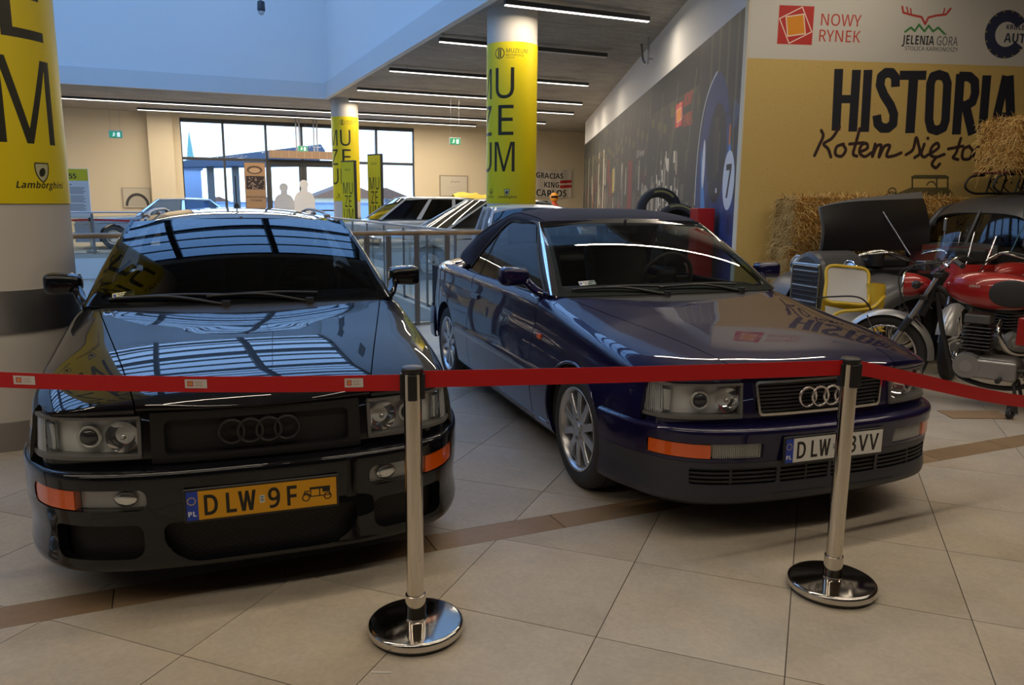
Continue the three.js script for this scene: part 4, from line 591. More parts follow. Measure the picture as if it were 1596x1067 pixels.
    P(car, 'sun_strip', sheet((u, v) => { const p = screen(mix(0.02, 0.98, u), mix(0.90, 0.985, v)); return [p[0], p[1] - 0.001, p[2] - 0.001]; }, 30, 3), phys(lin(0.08, 0.12, 0.2), 0.1, 0, { transmission: 0.8, thickness: 0 }), 'blue tinted sun strip');
  } else {
    P(car, 'header_rail', sheet((u, v) => { const U = 2 * u - 1, a = wt0(U); return [a[0] * 1.02, a[1] + mix(-0.004, 0.022, v), a[2] + mix(0.012, -0.03, v)]; }, 30, 4, { rim: 0.02 }), MAT.chrome, 'polished windscreen frame');
    // soft top
    const cloth = std(lin(0.016, 0.017, 0.034), 0.88, 0, { bumpMap: noiseTex(128, (x, y) => { const k = 110 + 90 * ((Math.floor(x * 64) + Math.floor(y * 64)) % 2) + 40 * n128(x, y); return [k, k, k]; }, false), bumpScale: 0.0006 }); cloth.bumpMap.repeat.set(12, 12);
    const ex = curve([[-1.115, 0.578], [-1.4, 0.59], [-1.68, 0.592], [-1.9, 0.655], [-2.09, 0.74], [-2.4, 0.735], [-2.62, 0.68]]), ey = curve([[-1.115, 1.286], [-1.4, 1.298], [-1.68, 1.294], [-1.9, 1.14], [-2.09, 0.978], [-2.4, 0.99], [-2.62, 0.985]]), cy = curve([[-1.105, 1.318], [-1.2, 1.352], [-1.45, 1.386], [-1.8, 1.384], [-2.05, 1.34], [-2.3, 1.20], [-2.5, 1.07], [-2.66, 0.985]]);
    const soft = (u, v) => { const U = 2 * u - 1, a = Math.abs(U), zz = mix(-1.11, -2.64, v), z = zz - 0.05 * (1 - v) * U * U; const w = ex(z), e = ey(z), c = cy(z), f = a * Math.PI / 2, n = 3.2; return [Math.sign(U) * w * Math.pow(Math.sin(f), 2 / n), e + (c - e) * Math.pow(Math.max(0, Math.cos(f)), 2 / n), z]; };
    const top = P(car, 'soft_top', sheet(soft, 60, 60, { rim: 0.02, hole: (u, v) => sdBox(u, v * 1.2, 0.5, 0.885, 0.23, 0.07, 0.03) }), cloth, 'dark navy fabric roof');
    P(top, 'rear_window', sheet((u, v) => { const p = soft(mix(0.25, 0.75, u), mix(0.66, 0.81, v)); return [p[0], p[1] - 0.004, p[2] + 0.003]; }, 16, 8), tint);
    for (const s of [-1, 1]) P(top, 'roof_seam', tube(Array.from({ length: 12 }, (_, k) => { const p = soft(0.5 + s * 0.36, 0.01 + k * 0.058); return [p[0], p[1] + 0.001, p[2]]; }), 0.005, 40, 6), cloth);
    two('door_glass', sheet((u, v) => { const t = v, zr = mix(-1.84, -1.76, t), p = cab(mix(zFront(t) - 0.022, zr, u), t * 0.95); return p; }, 22, 14, { flip: true }), phys(lin(0.55, 0.62, 0.62), 0, 0, { transmission: 1, thickness: 0, ior: 1.5 }));
    two('quarter_glass', sheet((u, v) => { const zr = mix(-2.10, -1.72, v), z0 = mix(-1.855, -1.765, v); return cab(mix(z0, Math.min(zr, z0 - 0.005), u), v * 0.95); }, 10, 14, { flip: true }), phys(lin(0.5, 0.56, 0.56), 0, 0, { transmission: 1, thickness: 0, ior: 1.5 }));
    two('window_seal', [tube([cab(zFront(0) - 0.02, 0), cab(-1.2, -0.005), cab(-1.8, 0), cab(-2.12, 0.05)], 0.009, 30, 6), tube([cab(zFront(0.02) - 0.02, 0.02), cab(zFront(0.5) - 0.02, 0.5), cab(zFront(0.95) - 0.02, 0.95), cab(-1.45, 0.965), cab(-1.68, 0.95), cab(-1.9, 0.55), cab(-2.10, 0.1)], 0.011, 50, 6), tube([cab(-1.848, 0.0), cab(-1.80, 0.5), cab(-1.76, 0.95)], 0.006, 12, 5)].reduce((a, b) => join([a, b])), MAT.black);
    P(car, 'hood_shelf', sheet((u, v) => { const x = (2 * u - 1) * 0.75, z = mix(-2.35, -2.68, v); return [x, topY(z, x) - 0.004, z]; }, 16, 4), paint);
    P(car, 'tail_lamp', both(sheet((u, v) => { const y = mix(0.56, 0.72, v), z = mix(-3.28, -3.45, u); return [sideX(z, y) + 0.004, y, z]; }, 8, 6, {})), MAT.redLamp);
    P(car, 'rear_bumper', sheet((u, v) => { const a = mix(-Math.PI / 2 - 0.2, Math.PI / 2 + 0.2, u), y = mix(0.28, 0.54, v), k = 0.01 * Math.sin(Math.PI * v); return [Math.sin(a) * (0.80 + k), y, -3.02 - Math.pow(Math.max(0, Math.cos(a)), 0.5) * (0.47 + k)]; }, 50, 8, { rim: 0.03, flip: true }), paint);
  }
  return car;
}
const paintL = phys(lin(0.0022, 0.0025, 0.0045), 0.4, 0, { clearcoat: 1, clearcoatRoughness: 0.012, specularIntensity: 0.1 });
const paintR = phys(lin(0.007, 0.006, 0.045), 0.4, 0.2, { clearcoat: 1, clearcoatRoughness: 0.012, specularIntensity: 0.2 });
buildCar('estate', [-1.189, 0, -3.513], 19.7 * Math.PI / 180, 'glossy black estate car with a yellow number plate and a black honeycomb grille', paintL);
buildCar('convertible', [1.089, 0, -4.101], 19.34 * Math.PI / 180, 'dark blue convertible with a navy fabric roof and a chrome framed grille', paintR);
// ================================================================ rope barrier and railings
const capBlack = std(lin(0.012, 0.012, 0.013), 0.4);
function stanchion(x, z, h, label) {
  const t = thing('barrier_post', label, 'barrier post', [x, 0, z], 0.3);
  const b = P(t, 'base', lathe([[0, 0.012], [0.158, 0.012], [0.161, 0.018], [0.161, 0.034], [0.156, 0.041], [0.148, 0.043], [0.06, 0.050], [0, 0.052]], 64), std(lin(0.60, 0.57, 0.53), 0.10, 1)); P(b, 'rubber_foot', cyl(0.157, 0.152, 0.013, 48, 0, 0.0065, 0), MAT.rubber);
  P(t, 'collar', lathe([[0.038, 0.048], [0.036, 0.056], [0.0345, 0.06], [0.0345, 0.135], [0.033, 0.138], [0.029, 0.138]], 40), MAT.steel);
  P(t, 'pole', cyl(0.029, 0.029, h - 0.06, 40, 0, 0.05 + (h - 0.06) / 2, 0), MAT.steel);
  P(t, 'cap', lathe([[0.0295, h - 0.022], [0.034, h - 0.018], [0.035, h - 0.006], [0.032, h], [0, h + 0.001]], 40), capBlack, 'black plastic cap');
  for (const a of [0, 1, 2, 3]) { const c = P(t, 'belt_clip', rbox(0.016, a % 2 ? 0.085 : 0.085, 0.030, 0.005, 0.032, h - 0.062, 0), capBlack); c.rotation.y = a * Math.PI / 2 - 0.3 + 0.12; }
  return t;
}
stanchion(-0.317, -2.441, 0.915, 'polished steel barrier post before the black car');
stanchion(1.217, -2.761, 0.893, 'polished steel barrier post before the blue convertible');
stanchion(-2.35, -2.62, 0.91, 'polished steel barrier post beside the wrapped column');
stanchion(4.15, -4.55, 0.90, 'polished steel barrier post beside the red motorcycles');
const beltMat = std(lin(0.52, 0.004, 0.006), 0.55);
function beltRun(pts, hgt, label, stickers = []) {
  const c = new THREE.CatmullRomCurve3(pts.map((p) => V(...p)), false, 'centripetal');
  const at = (u, v, o = 0) => { const p = c.getPoint(u), d = c.getTangent(u), tw = 0; const nx = d.z, nz = -d.x, l = Math.hypot(nx, nz); return [p.x - nx / l * o, p.y + (v - 0.5) * hgt, p.z - nz / l * o]; };
  const t = thing('barrier_belt', label, 'belt');
  P(t, 'webbing', sheet((u, v) => at(u, v, 0.001), 60, 3, { rim: 0.002 }), beltMat);
  for (const s of stickers) P(t, 'sticker', sheet((u, v) => at(s + (u - 0.5) * 0.034, mix(0.26, 0.82, v), 0.0022), 6, 2), stickerMat, 'white sticker with a red mark');
}
const stickerMat = std(0xffffff, 0.5, 0, { map: canvasTex(256, 112, (x) => { x.fillStyle = '#cfcac4'; x.fillRect(0, 0, 256, 112); nowyRynek(x, 62, 56, 66, false); x.fillStyle = '#b06a60'; x.font = '30px sans-serif'; x.fillText('NOWY', 118, 52); x.fillText('RYNEK', 118, 86); }) });
beltRun([[-2.33, 0.862, -2.60], [-1.9, 0.838, -2.575], [-1.35, 0.832, -2.53], [-0.8, 0.843, -2.485], [-0.345, 0.862, -2.445]], 0.053, 'red barrier belt with three white stickers in front of the black car', [0.376, 0.642, 0.91]);
beltRun([[-0.288, 0.873, -2.447], [0.45, 0.862, -2.60], [1.185, 0.858, -2.752]], 0.055, 'plain red barrier belt stretched between the two steel posts');
beltRun([[1.247, 0.856, -2.77], [1.55, 0.775, -2.93], [1.95, 0.665, -3.15], [2.3, 0.585, -3.36], [2.9, 0.54, -3.75], [3.5, 0.62, -4.12], [4.13, 0.85, -4.54]], 0.053, 'slack red barrier belt running towards the motorcycles');
// railings round the floor opening
const wood = std(0xffffff, 0.45, 0, { map: noiseTex(256, (x, y) => { const k = 0.75 + 0.25 * n9(x * 1, y * 12 % 1) - 0.1 * n64(x, y * 8); return [190 * k, 150 * k, 100 * k]; }) });
const railPx = [[-5.4], [-4.5], [-3.6], [-2.7], [-1.8], [-0.95], [-0.15], [0.55], [1.15], [1.55], [1.82], [2.08], [2.33], [2.66], [3.03]].map((a) => a[0]);
function railing(label, handMat, round, u0, u1, posts, along) {      // along: 0 runs with u at w, 1 runs with w at u
  const t = thing('glass_railing', label, 'railing', [0, 0, 0], TH);
  const B = (a0, a1, y0, y1, c, th) => (along.dir ? hb(along.at + c - th / 2, along.at + c + th / 2, y0, y1, a0, a1) : hb(a0, a1, y0, y1, along.at + c - th / 2, along.at + c + th / 2));
  const L = u1 - u0; P(t, 'handrail', along.dir ? cyl(round, round, L, 20).rotateX(Math.PI / 2).translate(along.at, 1.07, -(u0 + u1) / 2) : cyl(round, round, L, 20).rotateZ(Math.PI / 2).translate((u0 + u1) / 2, 1.07, -along.at), handMat);
  P(t, 'base_rail', B(u0, u1, -0.12, 0.03, 0.04, 0.05), MAT.brushed);
  for (const p of posts) P(t, 'post', B(p - 0.03, p + 0.03, -0.12, 1.04, 0, 0.016), std(lin(0.22, 0.21, 0.20), 0.4, 0.7));
  for (let i = 0; i + 1 < posts.length; i++) P(t, 'glass_panel', B(posts[i] + 0.012, posts[i + 1] - 0.012, 0.03, along.gh ?? 0.98, 0.05, 0.010), MAT.glass);
}
railing('glass railing with a wooden handrail behind the two cars', wood, 0.028, -6.2, 3.5, railPx, { dir: 0, at: 8.73 });
railing('glass railing with slim steel rail along the opening beside the white car', MAT.brushed, 0.018, 9.1, 22.9, Array.from({ length: 13 }, (_, k) => 9.15 + k * 1.14), { dir: 1, at: 3.28 });
railing('glass railing with slim steel rail before the silver saloon', MAT.brushed, 0.02, -6.5, 3.2, Array.from({ length: 9 }, (_, k) => -6.4 + k * 1.19), { dir: 0, at: 23.1 });
// ================================================================ older cars in the background
function simpleWheel(parent, x, z, r, w, hubMat) {
  const g = new THREE.Group(); g.name = 'wheel'; parent.add(g); g.position.set(x, r, z); if (x < 0) g.rotation.y = Math.PI;
  const h = w / 2; P(g, 'tyre', lathe([[r * 0.62, -h], [r * 0.9, -h], [r, -h * 0.6], [r, h * 0.6], [r * 0.9, h], [r * 0.62, h]], 40).rotateZ(-Math.PI / 2), MAT.rubber);
  P(g, 'hub_cap', lathe([[0, h * 0.95], [r * 0.2, h * 0.9], [r * 0.34, h * 0.7], [r * 0.42, h * 0.75], [r * 0.62, h * 0.85], [r * 0.64, h * 0.6], [r * 0.6, -h]], 36).rotateZ(-Math.PI / 2), hubMat);
}
function classicCar(name, label, pos, turn, o) {                     // front towards +z, origin under the middle
  const c = thing(name, label, 'car', pos, turn), L = o.len / 2, W = o.wid / 2;
  const hoodY = o.hood, beltY = o.belt, roof = o.roof;
  const zt = (k) => mix(L, -L, k);
  const top = curve([[-L, beltY - 0.14], [-L + 0.06, beltY - 0.02], [-L * 0.5, beltY], [L * 0.25, beltY], [L * 0.4, hoodY + 0.02], [L - 0.12, hoodY - 0.05], [L, hoodY - 0.16]]);
  const wid = curve([[-L, W * 0.86], [-L + 0.25, W * 0.96], [-L * 0.4, W], [L * 0.5, W], [L - 0.25, W * 0.96], [L, W * 0.88]]);
  const ax = o.axles, r = o.wheel;
  const shell = (u, v) => { const z = zt(v), a = (u - 0.5) * 2, w = wid(z), y1 = top(z), s = Math.sign(a), q = Math.abs(a); if (q < 0.55) { const f = q / 0.55 * Math.PI / 2, n = 4.5; return [s * w * Math.pow(Math.sin(f), 2 / n), (y1 - 0.16) + 0.16 * Math.pow(Math.max(0, Math.cos(f)), 2 / n), z]; } const y = mix(y1 - 0.16, 0.2, (q - 0.55) / 0.45); return [s * (w + 0.025 * Math.sin(Math.PI * clamp((y - 0.2) / 0.6))), y, z]; };
  P(c, 'body', sheet(shell, 60, 90, { rim: 0.02, hole: (u, v) => { const p = shell(clamp(u), clamp(v)); return Math.abs(u - 0.5) < 0.26 ? 0.5 : Math.min(...ax.map((z) => Math.hypot(p[2] - z, p[1] - r) - r - 0.045)); } }), o.paint);
  P(c, 'front_panel', [box(wid(L) * 1.94, top(L) - 0.26, 0.04, 0, (top(L) - 0.26) / 2 + 0.22, L - 0.03)], o.paint); P(c, 'rear_panel', box(wid(-L) * 1.94, top(-L) - 0.26, 0.04, 0, (top(-L) - 0.26) / 2 + 0.22, -L + 0.03), o.paint);
  P(c, 'underbody', box(W * 1.3, 0.3, o.len * 0.94, 0, 0.34, 0), MAT.dark);
  for (const z of ax) for (const s of [-1, 1]) simpleWheel(c, s * (W - 0.09), z, r, 0.15, o.hub ?? MAT.chrome);
  // greenhouse
  const [f0, f1, b1, b0] = o.cabin, wt = W * 0.74, wb = W * 0.95;
  const gz = (t, e) => (e ? mix(b0, b1, t) : mix(f0, f1, t)), gw = (t) => mix(wb, wt, t), gy = (t) => mix(beltY - 0.01, roof - 0.05, t);
  const glassM = phys(o.glass ?? lin(0.12, 0.14, 0.15), 0.02, 0, { transmission: 1, thickness: 0, ior: 1.5 });
  P(c, 'windscreen', sheet((u, v) => [(2 * u - 1) * gw(v) * 0.95, gy(v), gz(v, 0) + 0.05 * (1 - Math.pow(2 * u - 1, 2))], 16, 8), glassM);
  P(c, 'rear_window', sheet((u, v) => [(2 * u - 1) * gw(v) * 0.95, gy(v), gz(v, 1) - 0.04 * (1 - Math.pow(2 * u - 1, 2))], 16, 8), glassM);
  const cuts = o.pillars ?? [0, 0.48, 1];
  for (const s of [-1, 1]) for (let i = 0; i + 1 < cuts.length; i++) P(c, 'side_glass', sheet((u, v) => { const k = mix(cuts[i] + 0.02, cuts[i + 1] - 0.02, u); return [s * (gw(v) - 0.004), gy(v), mix(gz(v, 0), gz(v, 1), k)]; }, 6, 6), glassM);
  for (const s of [-1, 1]) for (const k of cuts) P(c, 'pillar', sheet((u, v) => { const q = clamp(k + (u - 0.5) * 0.045, -0.01, 1.01); return [s * gw(v), gy(v), mix(gz(v, 0), gz(v, 1), q)]; }, 2, 6, { rim: 0.03 }), o.trim ?? o.paint);
  P(c, 'roof', sheet((u, v) => { const U = 2 * u - 1, e = 2 * v - 1; return [U * (wt + 0.02), roof - 0.05 * Math.pow(Math.abs(U), 3) - 0.045 * Math.pow(Math.abs(e), 3), mix(f1 + 0.05, b1 - 0.05, v)]; }, 24, 24, { rim: 0.03 }), o.roofPaint ?? o.paint);
  // trim
  for (const e of [-1, 1]) { P(c, e > 0 ? 'front_bumper' : 'rear_bumper', rbox(o.wid * 0.97, 0.11, 0.09, 0.035, 0, 0.42, e * (L + 0.03)), o.bumper ?? MAT.chrome); for (const s of [-1, 1]) P(c, e > 0 ? 'headlight' : 'tail_lamp', cyl(e > 0 ? 0.085 : 0.06, e > 0 ? 0.085 : 0.06, 0.05, 24).rotateX(Math.PI / 2).translate(s * W * 0.72, hoodY - 0.22, e * (L - 0.01)), e > 0 ? MAT.reflector : MAT.redLamp); }
  P(c, 'grille', box(o.wid * 0.5, 0.14, 0.03, 0, hoodY - 0.22, L), MAT.plastic);
  P(c, 'cabin_tub', [box(o.wid * 0.86, 0.04, (f0 - b0) * 0.9, 0, 0.36, (f0 + b0) / 2), box(o.wid * 0.72, 0.45, 0.14, 0, 0.75, mix(f0, b0, 0.45)), box(o.wid * 0.72, 0.45, 0.14, 0, 0.75, mix(f0, b0, 0.85))], carpet);
  for (const s of [-1, 1]) P(c, 'belt_trim', sheet((u, v) => { const z = mix(L * 0.9, -L * 0.92, u), y = top(z) - 0.19 - 0.018 * v; return [s * (wid(z) + 0.014), y, z]; }, 30, 2), MAT.chrome);
  return c;
}
const cpaint = (r, g, b) => phys(lin(r, g, b), 0.28, 0.1, { clearcoat: 1, clearcoatRoughness: 0.03 });
const hallTurn = (deg) => TH + deg * Math.PI / 180;
const hp = (u, w) => bw(u, 0, w).toArray();
classicCar('saloon_car', 'silver blue saloon car behind the far glass railing', hp(0.1, 26.1), hallTurn(-90), { len: 4.7, wid: 1.75, hood: 0.93, belt: 0.96, roof: 1.47, wheel: 0.33, axles: [1.38, -1.42], cabin: [0.75, 0.15, -1.25, -1.85], paint: cpaint(0.30, 0.36, 0.42), glass: lin(0.35, 0.42, 0.5), trim: MAT.chrome });
classicCar('small_car', 'small white boxy car just behind the wooden handrail', [0.22, 0, -11.15], 8 * Math.PI / 180, { len: 2.95, wid: 1.42, hood: 0.82, belt: 0.86, roof: 1.40, wheel: 0.27, axles: [0.92, -0.92], cabin: [0.72, 0.38, -0.85, -1.2], paint: cpaint(0.72, 0.75, 0.78), glass: lin(0.3, 0.36, 0.42), pillars: [0, 0.5, 1] });
classicCar('hatchback_car', 'pale silver car with raked windscreen half hidden by the wrapped column', hp(5.75, 14.6), hallTurn(-90), { len: 4.3, wid: 1.68, hood: 0.90, belt: 0.94, roof: 1.50, wheel: 0.30, axles: [1.3, -1.25], cabin: [0.95, 0.05, -1.2, -1.75], paint: cpaint(0.48, 0.50, 0.48), glass: lin(0.1, 0.11, 0.11), bumper: MAT.plastic });
classicCar('estate_wagon', 'pale grey wagon with dark side windows before the window front', hp(5.9, 20.4), hallTurn(-92), { len: 4.4, wid: 1.68, hood: 0.92, belt: 0.97, roof: 1.55, wheel: 0.30, axles: [1.3, -1.3], cabin: [0.85, 0.1, -1.75, -2.05], paint: cpaint(0.36, 0.40, 0.42), glass: lin(0.06, 0.065, 0.07), bumper: MAT.plastic, pillars: [0, 0.35, 0.68, 1] });
classicCar('rally_car', 'small white rally car below the hand-painted flag', hp(12.2, 27.3), hallTurn(-20), { len: 3.5, wid: 1.5, hood: 0.85, belt: 0.9, roof: 1.42, wheel: 0.28, axles: [1.1, -1.1], cabin: [0.6, 0.2, -1.1, -1.45], paint: cpaint(0.6, 0.6, 0.55), glass: lin(0.08, 0.09, 0.09) });
// ================================================================ hay bales, old black car, motorcycles by the printed wall
const strawMats = [std(lin(0.60, 0.37, 0.10), 0.85), std(lin(0.42, 0.23, 0.055), 0.9), std(lin(0.74, 0.50, 0.18), 0.8)];
function baleProto(L, H, D) {
  const g = new THREE.Group();
  const core = new THREE.BoxGeometry(L, H, D, 20, 10, 10), p = core.attributes.position;
  for (let i = 0; i < p.count; i++) { const x = p.getX(i), y = p.getY(i), z = p.getZ(i), k = 1 - 0.05 * Math.pow(Math.abs(2 * x / L), 6); p.setXYZ(i, x * (0.97 + 0.05 * n24(y + 0.3, z + x)), y * k * (0.96 + 0.06 * n24(x + 0.1, z)), z * k * (0.95 + 0.08 * n24(x, y + 0.7))); }
  core.computeVertexNormals(); P(g, 'packed_core', core, std(0xffffff, 0.95, 0, { map: noiseTex(256, (x, y) => { const k = 0.45 + 0.75 * n128(x * 0.5, y * 2) * n64(x, y * 3) + 0.2 * n24(x, y); return [200 * k, 140 * k, 54 * k]; }) }));
  for (let m = 0; m < 3; m++) {
    const pos = [], N = 2200;
    for (let i = 0; i < N; i++) {
      const f = Math.floor(rnd() * 5), a = rr(-0.5, 0.5), b = rr(-0.5, 0.5); let c, n;
      if (f === 0) { c = [a * L, H / 2, b * D]; n = [0, 1, 0]; } else if (f <= 2) { c = [a * L, b * H, D / 2]; n = [0, 0, 1]; } else { const s = f === 3 ? -1 : 1; c = [s * L / 2, a * H, b * D]; n = [s, 0, 0]; }
      const d = V(rr(-1, 1) * (n[0] ? 0.5 : 1.2), rr(-1, 1) - (f ? 0.25 : 0), rr(-1, 1)).addScaledVector(V(...n), rr(-0.15, 0.45)).normalize(), len = rr(0.03, 0.10) * (rnd() < 0.08 ? 1.7 : 1), w = V(...n).cross(d).normalize().multiplyScalar(rr(0.0012, 0.003)), o = V(...c).addScaledVector(V(...n), rr(-0.012, 0.012)), e = o.clone().addScaledVector(d, len).add(V(0, -len * len * 2.0, 0)), md = o.clone().addScaledVector(d, len * 0.5).addScaledVector(V(...n), 0.006);
      for (const [s, t] of [[o, md], [md, e]]) pos.push(...s.clone().add(w).toArray(), ...s.clone().sub(w).toArray(), ...t.clone().sub(w).toArray(), ...s.clone().add(w).toArray(), ...t.clone().sub(w).toArray(), ...t.clone().add(w).toArray());
    }
    const s = new THREE.BufferGeometry(); s.setAttribute('position', new THREE.Float32BufferAttribute(pos, 3)); s.computeVertexNormals(); P(g, 'loose_straw', s, strawMats[m]).userData.kind = 'stuff';
  }
  for (const x of [-0.22, 0.22]) P(g, 'twine', [box(0.006, H * 1.01, 0.006, x * L, 0, D / 2 + 0.004), box(0.006, 0.006, D, x * L, H / 2 + 0.004, 0)], std(lin(0.3, 0.2, 0.1), 0.9));
  return g;
}
const bale0 = baleProto(1.05, 0.5, 0.46);
function bale(x, y, z, turn, label, group, thin = 1) { const b = bale0.clone(); b.scale.z = thin; b.name = numbered('hay_bale'); b.position.set(x, y + 0.25, z); b.rotation.y = turn; scene.add(b); tag(b, label, 'hay bale', group); }
for (const [i, w] of [[0, 'bottom'], [1, 'middle'], [2, 'top']]) bale(3.42 + 0.02 * i, i * 0.5, -8.70, HDIR + 0.04 * (i - 1), `golden hay bale, ${w} one of the stack beside the old car's radiator`, 'hay bales by the printed wall');
for (const [i, w] of [[0, 'bottom'], [1, 'middle'], [2, 'top']]) bale(4.52, i * 0.5, -8.99, HDIR, `golden hay bale, ${w} one of the stack behind the old car's cabin`, 'hay bales by the printed wall', 0.75);
bale(5.40, 1.785, -8.32, 0.30, 'golden hay bale lying on the sledge on the old car roof', 'hay bales by the printed wall');

{ // old black saloon, bonnet up
  const th = -72 * Math.PI / 180, c = thing('vintage_car', 'old black saloon car with its bonnet raised beside the hay bales', 'car', [3.30, 0, -7.55], th);
  const blk = phys(lin(0.014, 0.014, 0.015), 0.35, 0, { clearcoat: 0.6, clearcoatRoughness: 0.25 }), dusty = phys(lin(0.05, 0.05, 0.052), 0.45, 0, { clearcoat: 0.4, clearcoatRoughness: 0.3 });
  const fp = new THREE.CatmullRomCurve3([[0.56, 0.34], [0.52, 0.52], [0.38, 0.72], [0.12, 0.82], [-0.15, 0.80], [-0.42, 0.66], [-0.70, 0.42], [-0.95, 0.31]].map((q) => V(0, q[1], q[0])));
  for (const s of [-1, 1]) P(c, 'front_wing', sheet((u, v) => { const p = fp.getPoint(u), d = Math.pow(v, 2.4), cz = p.z * (1 - 0.10 * d), out = 0.36 + 0.45 * Math.sin(v * Math.PI / 2); return [s * out, p.y - 0.17 * Math.pow(v, 3) - 0.02, cz]; }, 40, 14, { rim: 0.012 }), dusty);
  for (const s of [-1, 1]) P(c, 'running_board', rbox(0.24, 0.035, 1.05, 0.012, s * 0.70, 0.30, -1.42), blk);
  const rp = new THREE.CatmullRomCurve3([[-1.9, 0.31], [-2.05, 0.5], [-2.35, 0.74], [-2.65, 0.78], [-2.95, 0.66], [-3.15, 0.36]].map((q) => V(0, q[1], q[0])));
  for (const s of [-1, 1]) P(c, 'rear_wing', sheet((u, v) => { const p = rp.getPoint(u); return [s * (0.45 + 0.36 * Math.sin(v * Math.PI / 2)), p.y - 0.2 * Math.pow(v, 3), p.z]; }, 30, 12, { rim: 0.012 }), dusty);
  for (const z of [0, -2.55]) for (const s of [-1, 1]) simpleWheel(c, s * 0.60, z, 0.34, 0.14, MAT.chrome);
  // radiator shell and grille
  const shell = new THREE.Shape(); shell.moveTo(-0.20, 0.40); shell.lineTo(-0.235, 0.72); shell.quadraticCurveTo(-0.235, 0.98, 0, 1.0); shell.quadraticCurveTo(0.235, 0.98, 0.235, 0.72); shell.lineTo(0.20, 0.40); shell.closePath();
  P(c, 'radiator_shell', extrude(shell, 0.42, 0.05).translate(0, 0, 0.10), dusty);
  for (let k = 0; k < 9; k++) P(c, 'grille_bar', rbox(0.36 - 0.006 * Math.abs(k - 5), 0.014, 0.02, 0.005, 0, 0.44 + k * 0.047, 0.575), k % 3 === 2 ? MAT.brushed : MAT.black);
  P(c, 'grille_backing', box(0.37, 0.44, 0.02, 0, 0.63, 0.562), MAT.dark); P(c, 'grille_crown', [rbox(0.38, 0.035, 0.03, 0.012, 0, 0.875, 0.575), rod([-0.19, 0.42, 0.575], [-0.19, 0.86, 0.575], 0.008), rod([0.19, 0.42, 0.575], [0.19, 0.86, 0.575], 0.008)], MAT.chrome);
  for (const s of [-1, 1]) { const h = P(c, 'headlamp', lathe([[0, -0.10], [0.06, -0.085], [0.095, -0.02], [0.10, 0.03]], 28).rotateX(Math.PI / 2).translate(s * 0.36, 0.83, 0.36), dusty); P(h, 'lamp_rim', new THREE.TorusGeometry(0.10, 0.012, 10, 32).translate(s * 0.36, 0.83, 0.39), MAT.chrome); P(h, 'lamp_glass', new THREE.SphereGeometry(0.098, 24, 12, 0, 7, 0, 1.2).rotateX(Math.PI / 2).scale(1, 1, 0.35).translate(s * 0.36, 0.83, 0.375), MAT.reflector); }
  P(c, 'front_bumper', tube([[-0.78, 0.42, 0.50], [-0.5, 0.43, 0.68], [0, 0.43, 0.72], [0.5, 0.43, 0.68], [0.78, 0.42, 0.50]], 0.035, 40, 10), MAT.chrome);
  // engine bay, bonnet hinged on the far side
  const brownRed = std(lin(0.16, 0.035, 0.022), 0.6);  // plain brownish red colour, used on the firewall only
  P(c, 'engine', [rbox(0.30, 0.36, 0.62, 0.03, 0, 0.66, -0.28), rbox(0.16, 0.1, 0.5, 0.03, 0.02, 0.88, -0.28), cyl(0.07, 0.07, 0.14, 20, 0.12, 0.93, -0.12)], MAT.black); P(c, 'bay_side', [box(0.03, 0.28, 1.3, 0.36, 0.66, -0.45), box(0.03, 0.28, 1.3, -0.36, 0.66, -0.45)], blk); P(c, 'firewall', box(0.95, 0.46, 0.04, 0, 0.80, -0.78), brownRed);
  for (const hose of [tube([[0.1, 0.95, 0.08], [0.18, 1.0, -0.1], [0.28, 0.92, -0.35]], 0.02, 20, 8), tube([[0.25, 0.98, 0.1], [0.34, 0.99, -0.15], [0.36, 0.86, -0.42]], 0.012, 20, 8)]) P(c, 'bay_hose', hose, MAT.chrome);
  P(c, 'bay_box', rbox(0.12, 0.09, 0.16, 0.01, 0.30, 0.87, -0.55), MAT.brushed);
  const bon2 = (u, v, o, k) => { const z = mix(0.18, -1.16, u), h = mix(0.48, mix(0.53, 0.60, k), u) * v * (1 - 0.10 * Math.pow(1 - u, 6)); return [-0.32 - 0.13 * v + 0.05 * Math.sin(Math.PI * v) - o, 0.97 + h, z - 0.03 - 0.05 * v * (1 - u)]; };
  P(c, 'raised_bonnet', sheet((u, v) => bon2(u, v, 0, 0), 24, 10, { rim: 0.012 }), blk); P(c, 'bonnet_skin', sheet((u, v) => bon2(u, v, 0.035, 1), 24, 10, { rim: 0.006 }), std(lin(0.16, 0.16, 0.16), 0.5), 'dusty outer skin of the bonnet'); P(c, 'bonnet_stay', rod([0.02, 0.95, -0.62], [-0.36, 1.36, -0.60], 0.007), MAT.brushed);
  // cabin
  const cab2 = curve([[-0.80, 0.60], [-1.1, 0.70], [-2.2, 0.72], [-2.9, 0.60], [-3.3, 0.42]]);
  P(c, 'body', sheet((u, v) => { const z = mix(-0.78, -3.3, v), a = (2 * u - 1), s = Math.sign(a), q = Math.abs(a), w = cab2(z); const y = mix(1.06, 0.32, q); return [s * (w - 0.05 * Math.pow(1 - q, 2)), y, z]; }, 2, 40), blk);
  for (const s of [-1, 1]) P(c, 'body_side', sheet((u, v) => { const z = mix(-0.78, -3.3, u), y = mix(1.06, 0.32, v); return [s * (cab2(z) - 0.06 * Math.pow(1 - v, 2)), y, z]; }, 30, 10, { rim: 0.02 }), blk);
  P(c, 'tail', sheet((u, v) => { const a = mix(-Math.PI / 2, Math.PI / 2, u), y = mix(0.34, 1.06, v), r = mix(0.46, 0.30, v); return [Math.sin(a) * r, y, -3.1 - Math.cos(a) * mix(0.45, 0.15, v)]; }, 20, 8), blk);
